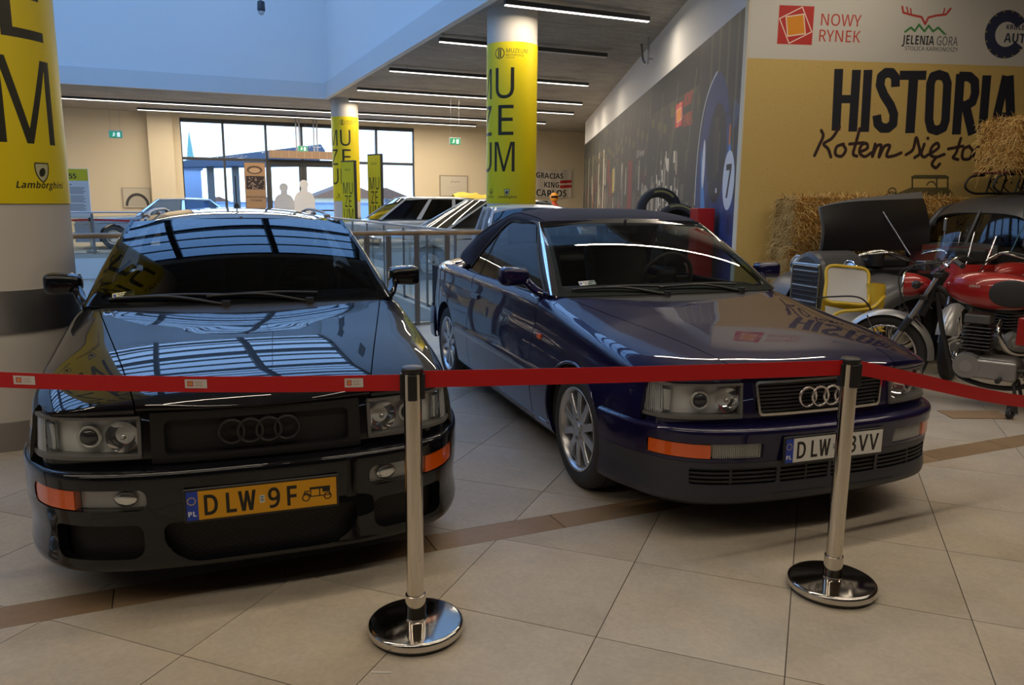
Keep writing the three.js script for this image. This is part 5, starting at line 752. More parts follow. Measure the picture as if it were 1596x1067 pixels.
  P(c, 'scuttle', sheet((u, v) => { const U = 2 * u - 1; return [U * mix(0.50, 0.62, v), mix(0.99, 1.07, v) - 0.06 * U * U, mix(-0.76, -1.02, v)]; }, 16, 6, { rim: 0.02 }), dusty);
  const rf = curve([[-1.12, 1.36], [-1.22, 1.44], [-1.45, 1.52], [-1.9, 1.555], [-2.4, 1.52], [-2.8, 1.38], [-3.1, 1.18], [-3.25, 1.02]]), rw = curve([[-1.12, 0.55], [-1.6, 0.60], [-2.4, 0.60], [-3.0, 0.46], [-3.25, 0.36]]);
  P(c, 'roof', sheet((u, v) => { const z = mix(-1.12, -3.25, v), U = 2 * u - 1, f = Math.abs(U) * Math.PI / 2, n = 3; return [Math.sign(U) * rw(z) * Math.pow(Math.sin(f), 2 / n), rf(z) - 0.14 + 0.14 * Math.pow(Math.max(0, Math.cos(f)), 2 / n), z]; }, 40, 40, { rim: 0.02 }), dusty);
  const gl = phys(lin(0.35, 0.34, 0.28), 0.03, 0, { transmission: 1, thickness: 0 });
  P(c, 'windscreen', sheet((u, v) => { const U = 2 * u - 1; return [U * mix(0.60, 0.53, v), mix(1.05, 1.37, v), mix(-1.0, -1.14, v) - 0.06 * U * U]; }, 12, 6), gl);
  P(c, 'screen_post', rod([0, 1.05, -0.99], [0, 1.38, -1.13], 0.015), dusty);
  for (const s of [-1, 1]) { P(c, 'front_pillar', tube([[s * 0.63, 1.03, -1.02], [s * 0.58, 1.25, -1.12], [s * 0.56, 1.37, -1.22], [s * 0.60, 1.43, -1.45]], 0.032, 20, 8), dusty); P(c, 'centre_pillar', rod([s * 0.68, 1.04, -1.85], [s * 0.61, 1.42, -1.88], 0.028), dusty); P(c, 'rear_pillar', sheet((u, v) => [s * mix(0.68, 0.585, v), mix(1.04, 1.42, v), mix(-2.5, -3.05, u) + 0.2 * v], 6, 6), dusty); for (const [a, b] of [[-1.14, -1.83], [-1.90, -2.5]]) P(c, 'side_glass', sheet((u, v) => [s * mix(0.675, 0.60, v), mix(1.05, 1.41, v), mix(a - (a > -1.5 ? 0.12 * v : 0), b, u)], 4, 4), gl); P(c, 'window_trim', tube([[s * 0.69, 1.045, -1.1], [s * 0.70, 1.045, -1.8], [s * 0.69, 1.045, -2.5]], 0.010, 20, 6), MAT.chrome); P(c, 'door_handle', rod([s * 0.73, 0.97, -1.68], [s * 0.73, 0.97, -1.8], 0.01), MAT.chrome); }
  P(c, 'seat', [rbox(1.1, 0.45, 0.16, 0.05, 0, 0.85, -1.95), rbox(1.1, 0.45, 0.16, 0.05, 0, 0.85, -2.7)], std(lin(0.2, 0.05, 0.03), 0.7)); P(c, 'underbody', box(0.95, 0.2, 3.9, 0, 0.36, -1.6), MAT.dark);
  P(c, 'steering_wheel', new THREE.TorusGeometry(0.2, 0.012, 8, 32).rotateX(0.9).translate(0.3, 1.05, -1.35), MAT.black);
  for (const q of c.children) if (/^(firewall|running_board|rear_wing|body|body_side|tail|scuttle|roof|windscreen|screen_post|front_pillar|centre_pillar|rear_pillar|side_glass|window_trim|door_handle|seat|steering_wheel)$/.test(q.name) || (q.name === 'wheel' && q.position.z < -1)) q.position.z -= 0.34;
}
{ // sledge on the roof
  const s = thing('sledge', 'old sledge with curled black iron runners on the old car roof', 'sledge', [5.20, 1.545, -8.30], 0.30);
  const iron = std(lin(0.01, 0.009, 0.009), 0.6), red = std(lin(0.16, 0.04, 0.02), 0.6);
  for (const z of [-0.17, 0.17]) { P(s, 'runner', tube([[-0.22, 0.20, z], [-0.42, 0.17, z], [-0.47, 0.08, z], [-0.38, 0.02, z], [-0.1, 0.012, z], [0.6, 0.012, z]], 0.012, 40, 8), iron); for (const x of [-0.18, 0.02, 0.28]) P(s, 'strut', [rod([x, 0.02, z], [x + 0.05, 0.2, z], 0.009), tube([[x + 0.12, 0.02, z], [x + 0.03, 0.09, z], [x + 0.08, 0.16, z], [x + 0.14, 0.12, z]], 0.006, 20, 6)], iron); }
  for (let k = 0; k < 5; k++) P(s, 'slat', rbox(1.05, 0.018, 0.065, 0.005, 0.16, 0.218, -0.17 + k * 0.085), red);
}
// motorcycles
function motorcycle(name, label, x, z, turn, steer, o = {}) {
  const m = thing(name, label, 'motorcycle', [x, 0, z], turn), red = o.paint ?? phys(lin(0.36, 0.014, 0.012), 0.3, 0, { clearcoat: 1, clearcoatRoughness: 0.06 }), R = 0.305;
  const wheelAt = (g, y, zz) => {
    const w = new THREE.Group(); w.name = 'wheel'; g.add(w); w.position.set(0, y, zz);
    P(w, 'tyre', new THREE.TorusGeometry(R - 0.042, 0.043, 14, 56).rotateY(Math.PI / 2), MAT.rubber); P(w, 'rim', new THREE.TorusGeometry(R - 0.088, 0.013, 8, 56).rotateY(Math.PI / 2).scale(1.7, 1, 1), MAT.chrome);
    for (let k = 0; k < 18; k++) { const a = k / 18 * 2 * Math.PI, b = a + (k % 2 ? 0.35 : -0.35), s = k % 4 < 2 ? 1 : -1; P(w, 'spoke', rod([s * 0.035, 0.045 * Math.sin(b), 0.045 * Math.cos(b)], [0, (R - 0.092) * Math.sin(a), (R - 0.092) * Math.cos(a)], 0.0024, 5), MAT.brushed); }
    P(w, 'hub', [cyl(0.07, 0.07, 0.09, 28).rotateZ(Math.PI / 2), cyl(0.02, 0.02, 0.15, 12).rotateZ(Math.PI / 2)], MAT.alloy); return w;
  };
  const guard = (g, y, zz, a0, a1, mat) => P(g, 'mudguard', sheet((u, v) => { const a = mix(a0, a1, u), b = (v - 0.5) * 2, r = R + 0.035 - 0.04 * b * b; return [0.066 * b, y + r * Math.sin(a), zz + r * Math.cos(a)]; }, 36, 8, { rim: 0.004 }), mat);
  // steering assembly turns about the head
  const st = new THREE.Group(); st.name = 'front_fork'; m.add(st); st.position.set(0, 0, 0.62); st.rotation.y = steer; const F = 0;
  wheelAt(st, R, 0.06 + F); guard(st, R, 0.06, 0.35, Math.PI * 1.02, std(lin(0.42, 0.42, 0.41), 0.35, 0.6));
  for (const s of [-1, 1]) { P(st, 'fork_leg', [rod([s * 0.085, R, 0.06], [s * 0.085, 0.60, -0.10], 0.022, 14), rod([s * 0.085, 0.60, -0.10], [s * 0.085, 0.93, -0.26], 0.016, 14)], MAT.brushed); P(st, 'fork_gaiter', rod([s * 0.085, 0.50, -0.045], [s * 0.085, 0.60, -0.10], 0.028, 14), MAT.black); P(st, 'guard_stay', rod([s * 0.075, R, 0.06], [s * 0.068, R + 0.29, 0.20], 0.006, 6), MAT.chrome); }
  P(st, 'headlamp_shell', lathe([[0.02, -0.17], [0.06, -0.12], [0.088, -0.03], [0.092, 0.03]], 30).rotateX(Math.PI / 2).translate(0, 0.84, -0.06), red, 'red headlamp shell'); P(st, 'headlamp_glass', new THREE.SphereGeometry(0.09, 24, 12, 0, 7, 0, 1.3).rotateX(Math.PI / 2).scale(1, 1, 0.35).translate(0, 0.84, -0.045), MAT.reflector); P(st, 'headlamp_rim', new THREE.TorusGeometry(0.092, 0.009, 10, 32).translate(0, 0.84, -0.03), MAT.chrome);
  P(st, 'yoke', [rbox(0.24, 0.04, 0.07, 0.012, 0, 0.93, -0.26), rbox(0.22, 0.04, 0.06, 0.012, 0, 0.76, -0.18), rod([0, 0.62, -0.16], [0, 0.95, -0.30], 0.028)], MAT.black);
  P(st, 'handlebar', tube([[-0.38, 1.02, -0.42], [-0.24, 1.05, -0.36], [-0.10, 0.97, -0.28], [0, 0.96, -0.27], [0.10, 0.97, -0.28], [0.24, 1.05, -0.36], [0.38, 1.02, -0.42]], 0.012, 40, 8), MAT.chrome);
  for (const s of [-1, 1]) { P(st, 'grip', rod([s * 0.27, 1.045, -0.375], [s * 0.39, 1.02, -0.425], 0.018), MAT.black); P(st, 'lever', tube([[s * 0.22, 1.045, -0.32], [s * 0.30, 1.035, -0.30], [s * 0.38, 1.01, -0.34]], 0.008, 12, 6), MAT.chrome); P(st, 'indicator', [rod([s * 0.09, 0.86, -0.16], [s * 0.17, 0.86, -0.14], 0.008), new THREE.SphereGeometry(0.032, 16, 10).translate(s * 0.19, 0.86, -0.13)], MAT.black); }
  P(st, 'instruments', [cyl(0.045, 0.05, 0.06, 24).rotateX(0.6).translate(0, 1.0, -0.22)], MAT.black); for (const q of [tube([[0.2, 1.04, -0.33], [0.15, 0.95, -0.02], [0.06, 0.7, -0.05], [0.03, 0.5, -0.2]], 0.005, 30, 5), tube([[-0.2, 1.04, -0.33], [-0.17, 0.93, -0.02], [-0.08, 0.62, 0.0], [-0.06, 0.36, 0.05]], 0.005, 30, 5)]) P(st, 'cable', q, MAT.black);
  if (o.mirror) P(st, 'mirror', [rod([0.28, 1.05, -0.37], [0.36, 1.33, -0.40], 0.005, 6), new THREE.SphereGeometry(0.055, 20, 12).scale(0.75, 1.2, 0.2).translate(0.37, 1.38, -0.40)], std(lin(0.10, 0.22, 0.26), 0.2, 0.5));
  if (o.mirror2) P(st, 'mirror', [rod([-0.22, 1.05, -0.34], [-0.22, 1.22, -0.34], 0.006, 6), rbox(0.03, 0.11, 0.02, 0.008, -0.22, 1.27, -0.34)], MAT.chrome);
  if (o.screen) { P(st, 'wind_screen', sheet((u, v) => { const U = 2 * u - 1; return [U * 0.24, mix(0.90, 1.22, v) - 0.05 * U * U, mix(0.02, -0.16, v) - 0.10 * U * U]; }, 16, 8), phys(lin(0.75, 0.78, 0.78), 0.05, 0, { transmission: 1, thickness: 0 })); P(st, 'fairing', sheet((u, v) => { const U = 2 * u - 1; return [U * 0.22, mix(0.74, 0.96, v), mix(0.06, 0.03, v) - 0.16 * U * U]; }, 16, 8, { rim: 0.01 }), red); P(st, 'gauge_cluster', rbox(0.30, 0.12, 0.10, 0.03, 0, 1.02, -0.18), MAT.black); }
  // frame, tank, seat
  P(m, 'frame', [tube([[0, 0.84, 0.36], [0, 0.72, 0.1], [0, 0.70, -0.3], [0, 0.66, -0.6]], 0.02, 30, 8), tube([[0, 0.80, 0.36], [0, 0.45, 0.28], [0, 0.20, 0.16], [0, 0.18, -0.25], [0, 0.45, -0.38], [0, 0.70, -0.32]], 0.018, 40, 8)], MAT.black);
  const tank = sheet((u, v) => { const a = u * 2 * Math.PI, t = v, k = Math.pow(Math.sin(Math.PI * clamp(t, 0.004, 0.996)), 0.42) * mix(1.0, 0.72, t), e = 0.75, cx = Math.sign(Math.cos(a)) * Math.pow(Math.abs(Math.cos(a)), e), cy = Math.sign(Math.sin(a)) * Math.pow(Math.abs(Math.sin(a)), e); return [0.15 * k * cx, 0.85 + 0.150 * k * cy - 0.03 * t, mix(0.30, -0.40, t)]; }, 40, 30);
  const tk = P(m, 'fuel_tank', tank, red); for (const s of [-1, 1]) P(tk, 'knee_pad', new THREE.SphereGeometry(0.1, 20, 12).scale(0.22, 0.95, 1.55).translate(s * 0.122, 0.835, -0.13), MAT.rubber); for (const s of [-1, 1]) { const d = P(tk, 'tank_badge', new THREE.PlaneGeometry(0.13, 0.03).rotateY(s * Math.PI / 2).translate(s * 0.1515, 0.875, 0.10), std(0xffffff, 0.4, 0.4, { map: badgeTex, transparent: true })); } P(tk, 'filler_cap', cyl(0.03, 0.03, 0.02, 20, 0, 0.945, 0.12), MAT.chrome);
  P(m, 'seat', [rbox(0.23, 0.11, 0.55, 0.045, 0, 0.84, -0.62, 3)], MAT.black);
  wheelAt(m, R, -0.62); guard(m, R, -0.62, -0.1, Math.PI * 0.75, red);
  // engine
  P(m, 'crankcase', [rbox(0.20, 0.16, 0.42, 0.06, 0, 0.30, -0.02, 3)], std(lin(0.20, 0.20, 0.20), 0.45, 0.7)); for (const s of [-1, 1]) { const cv = P(m, 'engine_cover', [cyl(0.085, 0.095, 0.05, 32).rotateZ(s * -Math.PI / 2).translate(s * 0.115, 0.30, 0.10), rbox(0.05, 0.14, 0.30, 0.02, s * 0.112, 0.29, -0.06)], std(lin(0.34, 0.34, 0.34), 0.4, 0.7)); P(cv, 'cover_boss', cyl(0.04, 0.04, 0.012, 28).rotateZ(Math.PI / 2).translate(s * 0.143, 0.30, 0.10), std(lin(0.42, 0.42, 0.42), 0.35, 0.7)); }
  const cylg = new THREE.Group(); cylg.name = 'cylinder'; m.add(cylg); P(cylg, 'barrel', cyl(0.06, 0.06, 0.24, 24, 0, 0.50, 0.07), MAT.black); for (let k = 0; k < 7; k++) P(cylg, 'cooling_fin', rbox(0.19, 0.007, 0.19, 0.003, 0, 0.42 + k * 0.026, 0.07), std(lin(0.10, 0.10, 0.10), 0.5, 0.6)); P(cylg, 'cylinder_head', rbox(0.17, 0.07, 0.17, 0.015, 0, 0.635, 0.07), std(lin(0.13, 0.13, 0.13), 0.5, 0.6));
  for (const s of o.pipes ?? [1, -1]) P(m, 'exhaust', [tube([[s * 0.05, 0.48, 0.18], [s * 0.12, 0.40, 0.28], [s * 0.16, 0.24, 0.18], [s * 0.17, 0.22, -0.25]], 0.02, 40, 10), rod([s * 0.17, 0.22, -0.22], [s * 0.18, 0.27, -0.85], 0.036, 16, 0.042)], MAT.chrome);
  P(m, 'footrest', [rod([-0.24, 0.24, -0.12], [0.24, 0.24, -0.12], 0.012), rod([-0.26, 0.24, -0.12], [-0.18, 0.24, -0.12], 0.018), rod([0.26, 0.24, -0.12], [0.18, 0.24, -0.12], 0.018)], MAT.black); P(m, 'centre_stand', [rod([0.10, 0.2, -0.2], [0.15, 0.012, -0.24], 0.012), rod([-0.10, 0.2, -0.2], [-0.15, 0.012, -0.24], 0.012), rod([-0.10, 0.2, -0.2], [0.10, 0.2, -0.2], 0.012)], MAT.black);
  for (const s of [-1, 1]) { P(m, 'shock_absorber', rod([s * 0.12, 0.66, -0.48], [s * 0.12, 0.36, -0.60], 0.024, 14), MAT.chrome); P(m, 'side_cover', rbox(0.03, 0.2, 0.24, 0.015, s * 0.11, 0.58, -0.30), red); P(m, 'swing_arm', rod([s * 0.10, 0.30, -0.18], [s * 0.10, R, -0.62], 0.016), MAT.black); }
  P(m, 'tail_lamp', rbox(0.08, 0.06, 0.05, 0.015, 0, 0.66, -0.90), MAT.redLamp);
  return m;
}
const badgeTex = canvasTex(256, 60, (x) => { x.clearRect(0, 0, 256, 60); x.fillStyle = '#d0ccc4'; x.font = 'bold italic 52px sans-serif'; x.textAlign = 'center'; x.fillText('ORKA', 128, 48); });
motorcycle('motorcycle', 'red motorcycle with black knee pads and silver front mudguard', 3.42, -5.55, -130 * Math.PI / 180, 0.12, { pipes: [-1] });
motorcycle('motorcycle', 'red motorcycle with a small wind screen and mirrors, before the old car', 4.26, -6.62, -72 * Math.PI / 180, 0.55, { screen: 1, mirror: 1, mirror2: 1 });
{ // yellow pram seat
  const t = thing('folding_pram', 'yellow framed folding pram with pale mesh panels', 'pram', [2.84, 0, -6.55], -0.12), yel = std(lin(0.62, 0.42, 0.03), 0.6), net = std(lin(0.42, 0.42, 0.40), 0.8), T = (pts, cl) => tube(pts, 0.014, 60, 8, cl);
  const quad = (a, b, c, d) => sheet((u, v) => [0, 1, 2].map((k) => mix(mix(a[k], b[k], u), mix(d[k], c[k], u), v) + (k === 2 ? -0.02 * Math.sin(Math.PI * u) * Math.sin(Math.PI * v) : 0)), 8, 8, { rim: 0.006 });
  const A = [-0.20, 0.64, 0.02], B = [0.13, 0.62, 0.02], C = [0.15, 0.88, -0.12], D = [-0.17, 0.905, -0.12];
  P(t, 'hood_panel', quad(A, B, C, D), std(lin(0.52, 0.51, 0.49), 0.85), 'pale grey inner panel'); P(t, 'hood_edge', T([A, [-0.19, 0.78, -0.06], D, [0, 0.91, -0.12], C, [0.15, 0.74, -0.05], B, [-0.04, 0.615, 0.03]], true), yel);
  P(t, 'side_panel', quad([-0.24, 0.42, 0.2], [0.06, 0.40, 0.2], [0.05, 0.56, 0.18], [-0.22, 0.60, 0.08]), net); P(t, 'side_panel', quad([0.08, 0.42, 0.2], [0.26, 0.44, 0.02], [0.26, 0.66, -0.02], [0.10, 0.58, 0.14]), net);
  P(t, 'yellow_pouch', sheet((u, v) => { const a = mix(0, 2 * Math.PI, u); return [0.21 + 0.075 * Math.cos(a) * (0.85 + 0.25 * n9(u, v)), 0.56 + 0.22 * v, -0.05 + 0.07 * Math.sin(a)]; }, 24, 10), yel); P(t, 'yellow_rim', [T([[-0.26, 0.46, 0.2], [-0.14, 0.56, 0.2], [0.02, 0.585, 0.2], [0.14, 0.60, 0.14], [0.27, 0.68, 0.0]]), T([[-0.25, 0.41, 0.2], [0.07, 0.395, 0.21], [0.27, 0.43, 0.03]]), T([[0.07, 0.4, 0.21], [0.08, 0.57, 0.18]])], yel); P(t, 'seat_base', quad([-0.24, 0.41, 0.2], [0.25, 0.41, 0.15], [0.22, 0.44, -0.15], [-0.2, 0.44, -0.15]), yel);
  P(t, 'back_panel', quad([-0.2, 0.44, -0.14], [0.2, 0.44, -0.14], [0.15, 0.86, -0.15], [-0.17, 0.88, -0.15]), yel); P(t, 'wire_handle', tube([[-0.34, 0.66, 0.12], [-0.2, 0.69, 0.2], [0, 0.69, 0.26], [0.08, 0.60, 0.28], [0.1, 0.48, 0.26]], 0.007, 30, 6), MAT.black);
  P(t, 'chassis', [T([[-0.2, 0.42, 0.15], [-0.18, 0.2, 0], [-0.2, 0.1, -0.2]]), T([[0.2, 0.42, 0.15], [0.18, 0.2, 0], [0.2, 0.1, -0.2]]), T([[-0.18, 0.4, -0.12], [-0.2, 0.1, 0.22]]), T([[0.18, 0.4, -0.12], [0.2, 0.1, 0.22]])], MAT.chrome);
  for (const [x, z] of [[-0.2, -0.2], [0.2, -0.2], [-0.2, 0.22], [0.2, 0.22]]) P(t, 'wheel', new THREE.TorusGeometry(0.085, 0.015, 8, 28).rotateY(Math.PI / 2).translate(x, 0.1, z), MAT.rubber);
}
one('cardboard_sheet', box(0.42, 0.006, 0.20).translate(0, 0.003, 0), std(lin(0.30, 0.19, 0.10), 0.9), 'brown cardboard sheet lying on the tiles beside the motorcycle', 'cardboard').position.set(3.22, 0, -5.28);
{ const c = thing('castor', 'black castor wheel standing beside the cardboard sheet', 'castor', [3.40, 0, -5.18], 0.4); P(c, 'wheel', new THREE.TorusGeometry(0.028, 0.014, 10, 24).translate(0, 0.042, 0), MAT.rubber); P(c, 'fork', [rbox(0.05, 0.05, 0.05, 0.01, 0.01, 0.08, 0)], MAT.black); }
// tyres and red locker before the mural
function raceTyre(x, y, z, rx, rz, label, w = 0.3) { const t = thing('racing_slick', label, 'tyre', [x, y, z], 0, 'racing tyres before the mural'); t.rotation.set(rx, 0.15, rz); const R = 0.31, h = w / 2; P(t, 'casing', lathe([[0.19, -h + 0.02], [0.2, -h], [0.27, -h + 0.005], [R - 0.01, -h + 0.04], [R, -h + 0.08], [R, h - 0.08], [R - 0.01, h - 0.04], [0.27, h - 0.005], [0.2, h], [0.19, h - 0.02], [0.2, 0], [0.19, -h + 0.02]], 56), MAT.rubber); P(t, 'side_print', new THREE.RingGeometry(0.232, 0.258, 40, 1, 0.6, 1.2).rotateX(-Math.PI / 2).translate(0, h + 0.0015, 0), std(lin(0.3, 0.26, 0.08), 0.7)); }
for (let k = 0; k < 3; k++) raceTyre(2.12, 0.15 + k * 0.3, -11.0, 0, 0, 'black racing tyre lying flat, ' + ['bottom', 'second', 'top'][k] + ' one in the stack before the mural');
raceTyre(2.02, 1.33, -11.05, Math.PI / 2 - 0.12, 0.0, 'black racing tyre standing upright on the tyre stack', 0.26); raceTyre(2.20, 1.12, -10.62, 1.05, 0.1, 'black racing tyre leaning against the tyre stack', 0.26);
{ const b = thing('red_locker', 'narrow red metal locker against the mural', 'locker', [2.37, 0, -9.95], 0.1); P(b, 'body', rbox(0.22, 1.37, 0.3, 0.01, 0, 0.685, 0), MAT.red); P(b, 'door', rbox(0.19, 1.3, 0.012, 0.004, 0, 0.68, 0.156), MAT.red); P(b, 'handle', rbox(0.012, 0.12, 0.02, 0.004, 0.07, 0.8, 0.17), MAT.black); }
// ================================================================ signs, banners and what lies outside
function exitSign(u, y, w, label) { const t = thing('exit_sign', label, 'sign', bw(u, y, w).toArray(), TH); P(t, 'sign_box', rbox(0.34, 0.2, 0.05, 0.01), std(lin(0.5, 0.52, 0.5), 0.4)); P(t, 'pictogram', new THREE.PlaneGeometry(0.31, 0.17).translate(0, -0.005, 0.026), std(0xffffff, 0.5, 0, { map: exitTex, emissive: new THREE.Color(1, 1, 1), emissiveMap: exitTex, emissiveIntensity: 0.5 })); P(t, 'wire', [rod([-0.12, 0.1, 0], [-0.12, HC - y, 0], 0.004, 6), rod([0.12, 0.1, 0], [0.12, HC - y, 0], 0.004, 6)], MAT.brushed); }
const exitTex = canvasTex(128, 72, (x) => { x.fillStyle = '#2f8f62'; x.fillRect(0, 0, 128, 72); x.fillStyle = '#e6f2ea'; x.fillRect(78, 12, 30, 50); x.beginPath(); x.arc(48, 18, 7, 0, 7); x.fill(); x.lineWidth = 8; x.strokeStyle = '#e6f2ea'; x.beginPath(); x.moveTo(48, 26); x.lineTo(44, 44); x.lineTo(56, 54); x.moveTo(44, 44); x.lineTo(30, 58); x.moveTo(34, 30); x.lineTo(62, 34); x.stroke(); });
exitSign(-1.0, 3.15, 24.6, 'green exit sign hanging before the cream wall'); exitSign(7.75, 3.1, 21.6, 'green exit sign hanging beside the wrapped column'); exitSign(4.65, 3.18, 28.6, 'green exit sign hanging before the entrance doors');
const museumTex = (w, h, big) => canvasTex(w, h, (x) => { x.fillStyle = '#d9c400'; x.fillRect(0, 0, w, h); x.fillStyle = '#22220f'; x.textAlign = 'center'; x.font = `${w * 0.55}px sans-serif`; ['MU', 'ZE', 'UM'].forEach((t, i) => x.fillText(t, w / 2, h * (0.36 + 0.15 * i))); x.font = `${w * 0.1}px sans-serif`; x.fillText('MUZEUM', w / 2, h * 0.1); x.fillRect(w * 0.2, h * 0.86, w * 0.25, h * 0.05); x.fillRect(w * 0.55, h * 0.86, w * 0.25, h * 0.05); });
const museumMat = std(0xffffff, 0.5, 0, { map: museumTex(160, 480) });
function flagBanner(u, w, hgt, turn, label) { const t = thing('museum_banner', label, 'banner', bw(u, 0, w).toArray(), turn); P(t, 'frame', rbox(0.62, hgt, 0.08, 0.01, 0, hgt / 2, -0.045), MAT.black); P(t, 'print', new THREE.PlaneGeometry(0.58, hgt - 0.12).translate(0, hgt / 2 + 0.02, 0.001), museumMat); P(t, 'foot', rbox(0.7, 0.03, 0.35, 0.01, 0, 0.015, 0), MAT.black); }
flagBanner(4.76, 22.0, 2.5, -0.75, 'yellow museum banner stand beside the wrapped column'); flagBanner(5.5, 22.0, 2.7, -0.75, 'taller yellow museum banner stand before the window front');
{ const t = thing('info_panel', 'tall white information panel headed 1955 beside the silver saloon', 'panel', bw(-2.15, 0, 25.0).toArray(), TH - 0.2); P(t, 'panel_print', rbox(0.78, 1.35, 0.04, 0.008, 0, 1.55, 0), MAT.white); P(t, 'panel_text', new THREE.PlaneGeometry(0.76, 1.33).translate(0, 1.55, 0.022), std(0xffffff, 0.6, 0, { map: canvasTex(256, 448, (x) => { x.fillStyle = '#cfcac0'; x.fillRect(0, 0, 256, 448); x.fillStyle = '#cdb712'; x.fillRect(0, 0, 256, 108); x.fillStyle = '#22200f'; x.font = 'bold 62px sans-serif'; x.fillText('.1955', 6, 88); x.fillStyle = '#6b6762'; x.fillRect(30, 138, 84, 8); for (let k = 0; k < 20; k++) if (k % 7 !== 6) x.fillRect(28, 166 + k * 11, 196 - (k % 3) * 10, 5); }) })); P(t, 'leg', [rod([-0.3, 0, 0], [-0.3, 0.9, 0], 0.015), rod([0.3, 0, 0], [0.3, 0.9, 0], 0.015)], MAT.brushed); P(t, 'foot', [box(0.06, 0.02, 0.4, -0.3, 0.01, 0), box(0.06, 0.02, 0.4, 0.3, 0.01, 0)], MAT.brushed); }
stanchion(bw(-1.75, 0, 24.0).x, bw(-1.75, 0, 24.0).z, 0.92, 'polished steel barrier post before the silver saloon');
{ const a = bw(-4.6, 0.86, 24.0), b = bw(-1.78, 0.86, 24.0), d = bw(1.6, 0.86, 24.05); beltRun([a.toArray(), bw(-3.2, 0.82, 24.0).toArray(), b.toArray()], 0.05, 'thin red barrier belt beside the information panel'); beltRun([bw(-1.72, 0.86, 24.0).toArray(), bw(0, 0.81, 24.0).toArray(), d.toArray()], 0.05, 'thin red barrier belt before the silver saloon'); stanchion(d.x, d.z, 0.92, 'polished steel barrier post by the tail of the silver saloon'); stanchion(a.x, a.z, 0.92, 'polished steel barrier post beyond the information panel'); }
{ const t = thing('poster_stand', 'brown poster stand with old car pictures before the window', 'poster', bw(2.9, 0, 27.5).toArray(), TH); P(t, 'board', rbox(0.66, 2.15, 0.05, 0.01, 0, 1.56, -0.028), MAT.black); P(t, 'poster', new THREE.PlaneGeometry(0.64, 2.1).translate(0, 1.56, 0), std(0xffffff, 0.6, 0, { map: canvasTex(224, 640, (x) => { x.fillStyle = '#b78f68'; x.fillRect(0, 0, 224, 640); x.fillStyle = '#5b4636'; x.beginPath(); x.ellipse(110, 70, 85, 40, 0, 0, 7); x.fill(); x.fillStyle = '#c7a37c'; x.beginPath(); x.ellipse(110, 74, 62, 26, 0, 0, 7); x.fill(); x.fillStyle = '#3a2c24'; x.fillRect(10, 130, 204, 130); x.fillStyle = '#a8907a'; for (let k = 0; k < 40; k++) x.fillRect(14 + rnd() * 190, 140 + rnd() * 110, 14, 8); x.fillStyle = '#3a2a1c'; x.font = 'bold 25px sans-serif'; x.textAlign = 'center'; x.fillText('MUZEUM MOTORYZACJI', 112, 345, 210); x.fillText('I TECHNIKI', 112, 378); x.fillStyle = '#c79a4e'; x.fillRect(10, 410, 204, 6); x.fillStyle = '#3a2a1c'; x.font = 'bold 40px sans-serif'; x.fillText('ZAPRASZA', 112, 470); }) })); P(t, 'leg', rod([0, 0.02, -0.03], [0, 0.6, -0.03], 0.02), MAT.black); P(t, 'foot', box(0.6, 0.03, 0.35, 0, 0.015, 0), MAT.black); }
{ // flat white figures standing by the doors
  const body = (o) => { const s = new THREE.Shape(); s.moveTo(-0.30, 0); s.lineTo(-0.30, 1.15); s.quadraticCurveTo(-0.28, 1.42, -0.10, 1.46); s.lineTo(-0.075, 1.54); s.absarc(0, 1.66, 0.125, Math.PI * 1.2, -Math.PI * 0.2, true); s.lineTo(0.10, 1.46); s.quadraticCurveTo(0.28, 1.42, 0.30, 1.15); s.lineTo(0.30, 0); return s; };
  for (const [u, w, k, l] of [[3.74, 27.1, 1.10, 'flat white cut-out figure beside the poster stand'], [4.46, 27.5, 1.17, 'taller flat white cut-out figure before the entrance doors']]) { const t = thing('cutout_figure', l, 'cut-out', bw(u, 0, w).toArray(), TH); P(t, 'figure_board', extrude(body(), 0.03, 0.004).scale(k, k, 1), MAT.white); P(t, 'foot', box(0.5, 0.02, 0.4, 0, 0.01, 0), MAT.white); }
}
{ const t = thing('framed_picture', 'large pale framed drawing on the cream wall', 'picture', bw(11.05, 2.03, BW - 0.03).toArray(), TH); P(t, 'frame', rbox(1.22, 0.86, 0.04, 0.008), std(lin(0.35, 0.28, 0.2), 0.5)); P(t, 'print', new THREE.PlaneGeometry(1.14, 0.78).translate(0, 0, 0.0215), std(0xffffff, 0.6, 0, { map: canvasTex(256, 176, (x) => { x.fillStyle = '#cfc7b4'; x.fillRect(0, 0, 256, 176); x.strokeStyle = '#4a4540'; x.lineWidth = 3; x.beginPath(); x.moveTo(100, 60); x.bezierCurveTo(120, 20, 130, 70, 150, 48); x.bezierCurveTo(160, 38, 170, 62, 186, 44); x.stroke(); x.lineWidth = 1; x.strokeStyle = '#9a9284'; x.beginPath(); x.moveTo(50, 100); x.lineTo(200, 96); x.moveTo(60, 120); x.lineTo(210, 118); x.stroke(); }) })); }
{ const t = thing('framed_picture', 'framed picture of an arched car body on the cream wall', 'picture', bw(-0.75, 1.45, BW - 0.03).toArray(), TH); P(t, 'frame', rbox(0.9, 0.7, 0.04, 0.008), std(lin(0.4, 0.35, 0.28), 0.5)); P(t, 'print', new THREE.PlaneGeometry(0.84, 0.64).translate(0, 0, 0.0215), std(0xffffff, 0.6, 0, { map: canvasTex(128, 96, (x) => { x.fillStyle = '#c9bfa8'; x.fillRect(0, 0, 128, 96); x.fillStyle = '#3c3a36'; x.beginPath(); x.ellipse(66, 90, 58, 66, 0, Math.PI, 0); x.fill(); x.fillStyle = '#b5ad9c'; x.beginPath(); x.ellipse(66, 92, 46, 54, 0, Math.PI, 0); x.fill(); }) })); }
